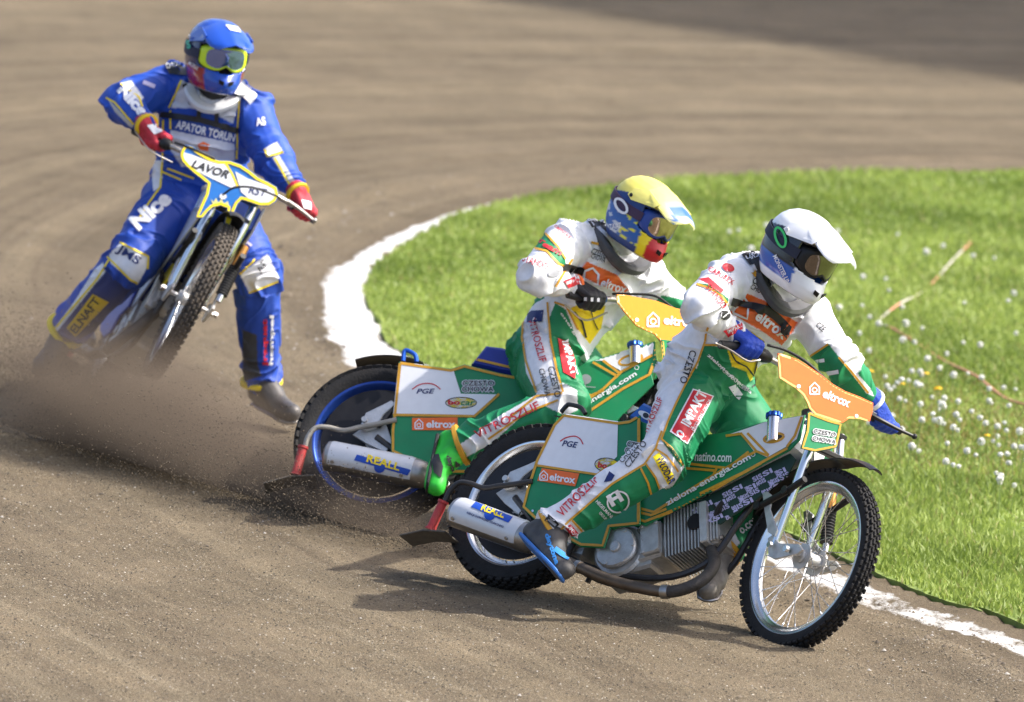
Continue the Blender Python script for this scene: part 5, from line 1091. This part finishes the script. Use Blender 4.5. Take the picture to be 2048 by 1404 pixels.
G1, G1g = O2['plate']; eltrox(None, K6((932, 812), (1105, 832)), G1, 1, icon=(K6((880, 790))[0], 13), h=18); stripe('edge_print', K6((1115, 780), (1080, 748), (1000, 730), (900, 692), (740, 662), (702, 662), (706, 705), (740, 752), (800, 820), (860, 850), (890, 862), (930, 905), (1060, 925)), 4, G1, mat('print_paleyellow', srgb(250, 226, 160), .4), off=.003)
stripe('gold_edging', K6((930, 890), (945, 1060), (965, 1075), (1020, 1060)), 4, G1g, I_GOLD, off=.003)
city(K6((957, 978), (1035, 985)), K6((957, 1006), (1030, 1012)), 8, G1g)
patch('screw', ellipse(K6((798, 790))[0], 4, 4), G1, I_WHITE, off=.004)
# ---- third motorcycle
H1 = O3['plate'][0]; patch('white_field', K7((520, 905), (590, 925), (680, 960), (800, 975), (870, 1130), (850, 1140), (700, 1070), (600, 1020), (535, 965)), H1, I_WHITE); patch('white_field', K7((862, 1030), (940, 1075), (1040, 1110), (1128, 1140), (1128, 1190), (1090, 1238), (1030, 1240), (960, 1215), (900, 1160)), H1, I_WHITE)
edging(pl3, H1, I_YELLOW, 5.5, 4.4, name='yellow_edging')
text('LAVOR', *K7((578, 1005), (812, 1080)), 17, H1, I_BLACK, bold=.035, shear=.25); text('RST', *K7((945, 1170), (1060, 1195)), 16, H1, I_NAVY, shear=.2); stripe('yellow_edging', K7((790, 960), (840, 1040), (880, 1130)), 4, H1, I_YELLOW)
patch('crown_mark', K7((705, 1205), (725, 1225), (740, 1200), (755, 1230), (775, 1205), (790, 1235), (815, 1220), (825, 1250), (800, 1265), (760, 1240), (720, 1240)), H1, mat('print_cream', srgb(214, 206, 130), .5)); patch('screw', ellipse(K7((785, 1190))[0], 7, 6), H1, I_WHITE, off=.004)
# ---- first rider
b = R1['body']
def t1(s, a, c, h, m, f=K1, **k): text(s, *f(a, c), h, b, m, off=.005, **k)
for ln in (K1((310, 850), (318, 790), (328, 770)), K1((310, 850), (270, 960), (210, 1070), (150, 1190), (100, 1300), (65, 1400)), K2((970, 262), (930, 370), (860, 472), (650, 600), (380, 832), (310, 905)), K1((305, 870), (380, 868), (440, 890)), K1((800, 928), (900, 932), (950, 900), (1000, 866)), K1((1060, 940), (1130, 1020), (1225, 1140)), K2((868, 470), (930, 560), (958, 642)), K2((835, 500), (880, 590), (900, 665)), K2((965, 312), (1030, 370), (1105, 480)), K2((925, 372), (1000, 420), (1075, 520)), K2((395, 830), (490, 932)), K1((262, 530), (330, 548), (400, 595), (440, 645))):
    stripe('piping', ln, 4, b, I_GOLD, off=.004)
for k in range(3): stripe('rib', K2((985+k*4-8, 320+k*12), (1050+k*4-8, 385+k*12), (1110+k*2-8, 462+k*10)), 1.4, b, mat('print_deepgreen', DKGREEN, .6), off=.004)
patch('sponsor_patch', K2((1168, -8), (1300, 38), (1135, 348), (1018, 268)), b, I_WHITE, off=.004); patch('sponsor_patch', K2((1172, 2), (1290, 42), (1132, 336), (1030, 268)), b, I_RED, off=.0052)
text('IMPAKT', *K2((1142, 240), (1258, 26)), 20, b, I_WHITE, bold=.03, off=.0066); text('PRODUCENT OKUCIA', *K2((1172, 262), (1280, 66)), 6, b, I_WHITE, off=.0066); patch('flame_mark', ellipse(K2((1084, 284))[0], 8.5, 6.5, 60), b, I_WHITE, off=.0066); patch('flame_mark', ellipse(K2((1084, 284))[0], 4, 2.8, 60), b, I_RED, off=.0074)
patch('sponsor_patch', K2((952, 398), (1045, 545), (1010, 605), (912, 428)), b, I_YELLOW, off=.004); text('WŁODAR', *K2((930, 440), (1015, 600)), 15, b, I_NAVY, bold=.02, off=.0052)
t1('VITROSZLIF', (335, 815), (570, 580), 18, I_RED, K2, bold=.01); t1('VITROSZLIF', (878, 285), (980, 60), 12, I_RED, K2, bold=.01); patch('blue_mark', K2((600, 590), (635, 520), (670, 545), (650, 580)), b, I_NAVY, off=.004)
t1('CZESTO', (760, 500), (878, 345), 13, I_BLACK, K2, bold=.01); t1('CHOWA', (720, 470), (830, 345), 11, I_BLACK, K2, bold=.01)
stripe('h_mark', ellipse(K2((690, 712))[0], 22, 20, -35, 30), 3.2, b, I_WHITE, closed=True, off=.005); text('H', *K2((650, 745), (728, 700)), 24, b, I_WHITE, bold=.06, off=.0052); t1('HEGELMANN', (545, 715), (650, 825), 7, I_WHITE, K2, bold=.02); t1('GROUP', (565, 785), (605, 828), 6, I_WHITE, K2)
patch('sponsor_patch', K2((385, 855), (465, 945), (430, 985), (355, 880)), b, I_RED, off=.0045); text('IMPAKT', *K2((372, 882), (435, 965)), 7, b, I_WHITE, off=.0055); patch('badge', K2((245, 795), (315, 855), (290, 890), (222, 830)), b, I_BLACK, off=.004); patch('badge', K2((255, 815), (300, 853), (285, 872), (240, 832)), b, I_GREY, off=.005)
patch('sponsor_patch', K3((130, 642), (170, 615), (207, 690), (165, 728)), b, I_RED, off=.0045); text('IMPAKT', *K3((150, 650), (182, 712)), 6, b, I_WHITE, off=.0055); text('o.com', *K3((255, 640), (375, 545)), 13, b, I_WHITE, bold=.03, off=.005)
t1('CZESTO', (228, 895), (165, 1080), 14, I_BLACK, bold=.01); t1('zielona-energia', (315, 935), (560, 1150), 9, I_WHITE, bold=.03); t1('FORMANCE', (392, 1005), (520, 1120), 6, I_WHITE); patch('leaf_mark', K1((440, 1105), (480, 1090), (520, 1150), (500, 1180), (470, 1150)), b, I_WHITE, off=.004)
stripe('lion_line', K1((450, 900), (480, 960), (540, 990), (590, 1050)), 3, b, I_BLACK, off=.005); stripe('lion_line', K1((560, 800), (600, 830), (640, 860)), 5, b, I_BLACK, off=.005); stripe('lion_line', K1((600, 960), (585, 1020), (600, 1080), (575, 1105)), 3, b, I_BLACK, off=.005)
text('eltrox', *K1((582, 720), (745, 840)), 24, b, I_WHITE, bold=.03, off=.005); hs = K1((470, 690), (480, 620), (520, 590), (555, 640), (545, 720)); stripe('house_mark', hs, 4, b, I_WHITE, closed=True, off=.005)
t1('CZESTO', (572, 520), (680, 570), 12, I_BLACK, bold=.01); t1('CHOWA', (560, 552), (660, 605), 11, I_BLACK, bold=.01); patch('star', K1((565, 465), (582, 462), (590, 445), (597, 465), (610, 470), (595, 480), (590, 492), (580, 478)), b, I_GOLD, off=.005)
t1('CAPUREX', (325, 455), (460, 535), 11, I_RED, bold=.01); patch('red_mark', ellipse(K1((440, 437))[0], 12, 8, 20), b, I_RED, off=.0045); t1('STANDO', (310, 550), (405, 670), 13, I_RED); patch('badge', ellipse(K1((420, 703))[0], 10, 9, 30), b, I_BLACK, off=.0045); stripe('badge', K1((405, 715), (440, 690)), 2.5, b, I_WHITE, off=.0055)
patch('sponsor_patch', K1((412, 790), (515, 745), (535, 770), (440, 825)), b, I_RED, off=.0045); text('IMPAKT', *K1((440, 805), (520, 768)), 8, b, I_WHITE, off=.0055); patch('shoulder_tab', K1((515, 365), (560, 335), (630, 372), (650, 390), (560, 425)), [b, R1['brace']], I_BLACK, off=.006, parent=b); text('CARDO', *K1((540, 395), (635, 372)), 10, [b, R1['brace']], I_WHITE, bold=.03, off=.0085, parent=b)
t1('CZE', (928, 765), (968, 800), 12, I_BLACK); stripe('white_slash', K1((850, 975), (980, 955)), 7, b, I_WHITE, off=.004); stripe('white_slash', K1((920, 1040), (1060, 1020)), 8, b, I_WHITE, off=.004)
for ln, w_ in ((K1((455, 625), (560, 648), (650, 670), (700, 705), (770, 770), (760, 810)), 15), (K1((600, 400), (650, 520), (740, 640), (800, 680)), 13), (K1((660, 660), (720, 620), (760, 640)), 9)): stripe('chest_strap', ln, w_, b, I_BLACK, off=.010)
patch('strap_buckle', K1((575, 635), (640, 650), (630, 695), (570, 675)), b, M_BLACK, off=.014); patch('strap_buckle', K1((740, 745), (785, 770), (765, 825), (735, 800)), b, M_BLACK, off=.014)
stripe('oval_mark', ellipse(K1((737, 268))[0], 9, 20, -18), 4.5, R1['helm'], mat('print_neongreen', srgb(60, 200, 100), .4), closed=True, off=.012); text('MONSTER LINE', *K1((690, 372), (775, 545)), 9, R1['helm'], I_WHITE, bold=.02, off=.004)
text('daytona', *K4((960, 970), (1030, 1175)), 13, R1['boot_r'], mat('print_skyblue', srgb(60, 140, 210), .5), bold=.05, off=.005); stripe('boot_trim', K4((1035, 1060), (1080, 1095), (1130, 1125)), 10, R1['boot_r'], MATS['print_skyblue'], off=.004)
# ---- second rider
b = R2['body']
for ln in (K6((345, 700), (350, 790), (360, 900), (395, 1060), (425, 1160)), K6((225, 760), (215, 880), (235, 1000), (290, 1160)), K6((380, 700), (440, 720), (500, 840)), K6((150, 1170+120), (290, 1180), (420, 1165)), K6((40, 1400), (240, 1262), (400, 1200)), K6((260, 420), (340, 440), (400, 505), (440, 520)), K6((330, 345), (400, 420), (435, 480)), K6((385, 620), (470, 480))):
    stripe('piping', ln, 4, b, I_GOLD, off=.004)
text('VITROSZLIF', *K6((245, 790), (305, 1010)), 15, b, I_RED, bold=.01, off=.005); text('CZESTO', *K6((345, 1035), (385, 1190)), 13, b, I_BLACK, bold=.01, off=.005); text('CHOWA', *K6((300, 1045), (335, 1180)), 11, b, I_BLACK, bold=.01, off=.005); patch('blue_mark', K6((245, 745), (325, 740), (318, 800), (240, 805)), b, I_NAVY, off=.004)
patch('sponsor_patch', K6((395, 880), (450, 900), (485, 1000), (485, 1090), (425, 1060), (410, 980)), b, I_RED, off=.0045); text('IMPAKT', *K6((415, 900), (465, 1080)), 14, b, I_WHITE, bold=.03, off=.006)
text('VITROSZLIF', (954, 877), (1081, 817), 16, b, I_RED, bold=.01, off=.005)
stripe('star_row', K6((565, 395), (640, 410)), 5, b, I_GOLD, off=.005); text('CZESTO', *K6((565, 450), (640, 480)), 12, b, I_BLACK, off=.005); text('CHOWA', *K6((565, 475), (635, 500)), 10, b, I_BLACK, off=.005)
text('eltrox', *K6((612, 620), (740, 660)), 20, b, I_WHITE, bold=.03, off=.005); stripe('house_mark', K6((530, 590), (535, 540), (575, 525), (605, 560), (600, 610)), 4.5, b, I_WHITE, closed=True, off=.005)
text('Team', *K6((285, 400), (410, 465)), 12, b, I_RED, bold=.04, shear=.2, off=.0055); text('STANDO', *K6((215, 490), (340, 535)), 13, b, I_RED, off=.005); patch('badge', ellipse(K6((378, 552))[0], 13, 8, -10), b, I_GREY, off=.0045); patch('sponsor_patch', K6((425, 590), (500, 565), (530, 600), (450, 628)), b, I_RED, off=.0045); text('IMPAKT', *K6((440, 612), (510, 590)), 7, b, I_WHITE, off=.0055); text('capurex', *K6((375, 320), (455, 385)), 8, b, I_RED, off=.005)
patch('shoulder_tab', K6((540, 268), (600, 270), (650, 300), (570, 318)), [b, R2['brace']], I_BLACK, off=.006, parent=b); text('CARDO', *K6((550, 290), (630, 292)), 9, [b, R2['brace']], I_WHITE, bold=.03, off=.0085, parent=b)
stripe('chest_strap', K6((425, 520), (480, 530), (530, 545)), 14, b, I_BLACK, off=.010); patch('strap_buckle', K6((485, 525), (530, 530), (525, 560), (480, 555)), b, M_BLACK, off=.014); stripe('lion_line', K6((480, 750), (520, 800), (540, 880)), 4, b, I_BLACK, off=.005); stripe('lion_line', K6((560, 730), (580, 800), (600, 840)), 2, b, I_BLACK, off=.005); text('energia', *K6((405, 760), (500, 900)), 7, b, I_WHITE, off=.005)
stripe('oval_mark', ellipse(K6((725, 210))[0], 9, 16, -35), 5, R2['helm'], I_WHITE, closed=True, off=.012); text('ZAIAZ', *K6((665, 330), (725, 320)), 11, R2['helm'], I_WHITE, off=.004)
text('daytona', *K5((1225, 890), (1290, 1070)), 12, R2['boot_r'], I_BLACK, bold=.05, off=.005); patch('boot_trim', K5((1130, 880), (1185, 870), (1215, 960), (1200, 1040), (1150, 1000)), R2['boot_r'], I_BLACK, off=.004); patch('boot_trim', K5((1300, 920), (1365, 960), (1330, 1020), (1300, 980)), R2['boot_r'], I_BLACK, off=.004)
# ---- third rider
b = R3['body']; YE = I_YELLOW
for ln in (K7((440, 625), (520, 448)), K7((890, 580), (880, 740), (870, 950)), K7((405, 700), (400, 960), (385, 1130), (300, 1250), (240, 1350)), K7((40, 560), (95, 590), (215, 730)), K7((130, 470), (250, 560), (270, 620)), K7((1050, 890), (1070, 935), (1170, 905)), K7((1115, 945), (1240, 1165)), K8((490, 430), (620, 560), (660, 580)), K8((500, 450), (430, 560), (200, 830)), K8((560, 350), (720, 430), (715, 500)), K8((1235, 530), (1320, 445)), K8((1285, 635), (1450, 570)), K7((450, 640), (450, 760)), K7((395, 1030), (520, 1085)), K7((430, 1010), (600, 1075))): stripe('piping', ln, 3.5, b, YE, off=.004)
text('APATOR TORUN', *K7((480, 755), (855, 845)), 17, b, I_WHITE, bold=.03, off=.005); text('Nice', *K7((105, 520), (260, 690)), 24, b, I_WHITE, bold=.06, off=.005); text('Nice', *K8((670, 290), (860, 120)), 34, b, I_WHITE, bold=.05, off=.005)
text('JMS', *K8((530, 410), (650, 490)), 22, b, I_NAVY, bold=.02, off=.005); patch('sponsor_patch', K8((262, 830), (410, 640), (500, 685), (310, 880)), b, mat('print_mustard', srgb(214, 178, 20), .5), off=.004); text('ELNAFT', *K8((315, 865), (455, 680)), 17, b, I_BLACK, bold=.03, off=.005)
text('AF', *K8((1355, 530), (1395, 470)), 15, b, I_BLACK, off=.005); text('jrsquat', *K8((1395, 1045), (1395, 780)), 12, b, I_RED, bold=.04, off=.005); text('hempel', *K8((1425, 1040), (1430, 760)), 10, b, I_WHITE, bold=.04, off=.005); text('AS', *K7((1000, 745), (1060, 735)), 17, b, I_WHITE, bold=.04, off=.005)
stripe('script', K7((275, 460), (350, 490)), 8, b, I_LILAC, off=.004); stripe('script', K8((1190, 235), (1250, 210)), 6, b, I_LILAC, off=.004); stripe('script', K8((1200, 290), (1300, 370)), 5, b, I_LILAC, off=.004)
stripe('chest_strap', K7((390, 665), (640, 700), (890, 775)), 12, b, I_BLACK, off=.010); stripe('chest_strap', K7((535, 470), (580, 590), (690, 640), (820, 620), (880, 540)), 9, b, I_BLACK, off=.010); stripe('chest_strap', K7((630, 640), (630, 700)), 9, b, I_BLACK, off=.010); stripe('chest_strap', K7((745, 640), (745, 720)), 9, b, I_BLACK, off=.010)
patch('crest', K7((620, 860), (660, 840), (700, 860), (690, 900), (640, 890)), b, I_ORANGE, off=.004); patch('shoulder_plate', K7((840, 460), (920, 455), (985, 500), (1000, 545), (955, 605), (900, 540), (835, 515)), b, MATS['brace_white'], off=.014); patch('shoulder_tab', K7((415, 350), (470, 330), (540, 360), (560, 420), (440, 410)), [b, R3['brace']], I_BLACK, off=.006, parent=b); text('CARDO', *K7((425, 375), (520, 352)), 9, [b, R3['brace']], I_WHITE, off=.0085, parent=b)
text('S', *K7((565, 250), (590, 245)), 17, R3['helm'], mat('print_teal', srgb(20, 180, 150), .4), bold=.05, off=.012); text('MOTUL', *K7((565, 345), (625, 385)), 7, R3['helm'], I_WHITE, off=.006)
patch('peak_mark', K7((800, 95), (880, 110), (900, 145), (830, 130)), [R3['helm']]+[c for c in R3['helm'].children if c.name.startswith('peak') and 'screw' not in c.name], I_WHITE, off=.004)

for pl_ in (((300, 735), (365, 722), (400, 775), (345, 795)),): patch('glove_print', K7(*pl_), R3['glove_r'], I_WHITE, off=.003)
patch('glove_print', K7((1285, 1210), (1345, 1225), (1350, 1275), (1300, 1265)), R3['glove_l'], I_WHITE, off=.003)
for k in range(4): patch('glove_print', K6((500+k*32, 672+k*2), (514+k*32, 672+k*2), (514+k*32, 692+k*2), (500+k*32, 692+k*2)), R2['glove_r'], I_WHITE, off=.003)

# ================================================================= flying dirt
def dust_volume(name, label, pA, pB, hA, hB, tA, tB, density, back, seed=0., cut=.42, fall=1.6, start=.3):
    pA, pB = np.array(pA), np.array(pB); d = pB-pA; L = np.hypot(*d[:2]); ex = np.array([d[0]/L, d[1]/L, 0]); ey = np.array([-ex[1], ex[0], 0]); ey = ey if ey@np.array([*back, 0]) > 0 else -ey
    M = m4(np.stack([ex, ey, [0, 0, 1]], 1), pA); mb = MB(); R_ = []
    for t in np.linspace(0, 1, 14):
        h = hA+(hB-hA)*t; w_ = tA+(tB-tA)*t; th = np.linspace(0, 2*np.pi, 20, endpoint=False); R_.append(np.array([(t*L, w_*.5*(1+math.cos(a)) if True else 0, .012+h*.5*(1+math.sin(a))) for a in th]))
    mb.grid(R_); V, F = mb.arrays(); m = bpy.data.materials.new(name); m.use_nodes = True; t = m.node_tree; t.nodes.remove(t.nodes['Principled BSDF']); N = t.nodes.new; K = t.links.new
    pv = N('ShaderNodeVolumePrincipled'); pv.inputs['Color'].default_value = (.30, .235, .175, 1); pv.inputs['Anisotropy'].default_value = .1
    tc = N('ShaderNodeTexCoord'); sx = N('ShaderNodeSeparateXYZ'); K(tc.outputs['Object'], sx.inputs[0])
    def math_(op, a, b=None):
        n = N('ShaderNodeMath'); n.operation = op
        for i, q in enumerate((a, b)):
            if q is None: continue
            if isinstance(q, (int, float)): n.inputs[i].default_value = q
            else: K(q, n.inputs[i])
        return n.outputs[0]
    tt = math_('DIVIDE', sx.outputs[0], L); hh = math_('ADD', math_('MULTIPLY', tt, hB-hA), hA); ww = math_('ADD', math_('MULTIPLY', tt, tB-tA), tA)
    zf = math_('MAXIMUM', math_('SUBTRACT', 1., math_('DIVIDE', sx.outputs[2], hh)), 0.); zf = math_('POWER', zf, fall)
    yq = math_('SUBTRACT', math_('MULTIPLY', math_('DIVIDE', sx.outputs[1], ww), 2.), 1.); yf = math_('MAXIMUM', math_('SUBTRACT', 1., math_('MULTIPLY', yq, yq)), 0.)
    mp = N('ShaderNodeMapping'); mp.inputs['Scale'].default_value = (1.6, 5, 6); mp.inputs['Location'].default_value = (seed, 0, 0); mp.inputs['Rotation'].default_value = (0, .12, 0); K(tc.outputs['Object'], mp.inputs[0])
    no = N('ShaderNodeTexNoise'); no.inputs['Scale'].default_value = 1.; no.inputs['Detail'].default_value = 5; no.inputs['Roughness'].default_value = .62; K(mp.outputs[0], no.inputs['Vector'])
    mr = N('ShaderNodeMapRange'); mr.inputs[1].default_value = cut-.14; mr.inputs[2].default_value = cut+.22; K(no.outputs[0], mr.inputs[0])
    ends = math_('MINIMUM', math_('MINIMUM', math_('MULTIPLY', tt, 6.), 1.), math_('MINIMUM', math_('MULTIPLY', math_('SUBTRACT', 1., tt), 4.), 1.)); ends = math_('MAXIMUM', ends, 0.)
    yf = math_('MULTIPLY', yf, math_('ADD', math_('MULTIPLY', tt, 1.-start), start))
    K(math_('MULTIPLY', math_('MULTIPLY', math_('MULTIPLY', math_('MULTIPLY', zf, yf), mr.outputs[0]), ends), density), pv.inputs['Density'])
    K(pv.outputs[0], t.nodes['Material Output'].inputs['Volume'])
    o = link(name, tomesh(name, V, F, m), None, M); o.matrix_world = M; o['kind'] = 'stuff'; o['label'] = label; o['category'] = 'dust'; return o
gA = at_ground([(905, 1128)])[0]; gB = at_ground([(-140, 872)])[0]
dust_volume('dust_cloud', 'brown dust trailing low behind the two green motorcycles', gA, gB, .10, .80, .22, 1.0, 36., (.3, 1), 3., fall=2.4, cut=.40, start=.25)
gC = at_ground([(225, 815)])[0]; gD = at_ground([(-160, 742)])[0]
dust_volume('dust_cloud', 'brown dust thrown up around the rear wheel of the blue motorcycle', gC, gD, .18, .60, .4, 1.0, 6., (.2, 1), 11., cut=.40, fall=2.2)
def spray(name, label, p0, p1, n, spread, lift, sz):
    t = RNG.random(n)**.8; P = p0+(p1-p0)*t[:, None]+RNG.normal(0, 1, (n, 3))*np.array([.10, .14, .0])*(.3+spread*t)[:, None]; P[:, 2] = .012+np.abs(RNG.normal(0, 1, n))*(.04+lift*t)
    s_ = RNG.uniform(sz*.4, sz, n); v = RNG.random(n)[:, None]; c = np.array(srgb(52, 46, 38))*(1-v)+np.array(srgb(120, 107, 88))*v
    o = crumbs(name, P, s_, M_CRUMB, c); o['label'] = label; o['category'] = 'dirt'; return o
spray('flying_dirt', 'clods and grit flying off the rear wheel of the white helmeted rider', gA+np.array([.05, 0, 0]), at_ground([(330, 985)])[0], 9000, 1.6, .15, .0038)
gE = at_ground([(800, 1050)])[0]
spray('flying_dirt', 'clods and grit flying off the rear wheel of the yellow helmeted rider', gE, at_ground([(-60, 860)])[0], 12000, 2.0, .22, .0038)
spray('flying_dirt', 'clods and grit flying off the rear wheel of the blue motorcycle', at_ground([(250, 800)])[0], at_ground([(-100, 770)])[0], 7000, 1.6, .16, .004)
bpy.context.view_layer.update()
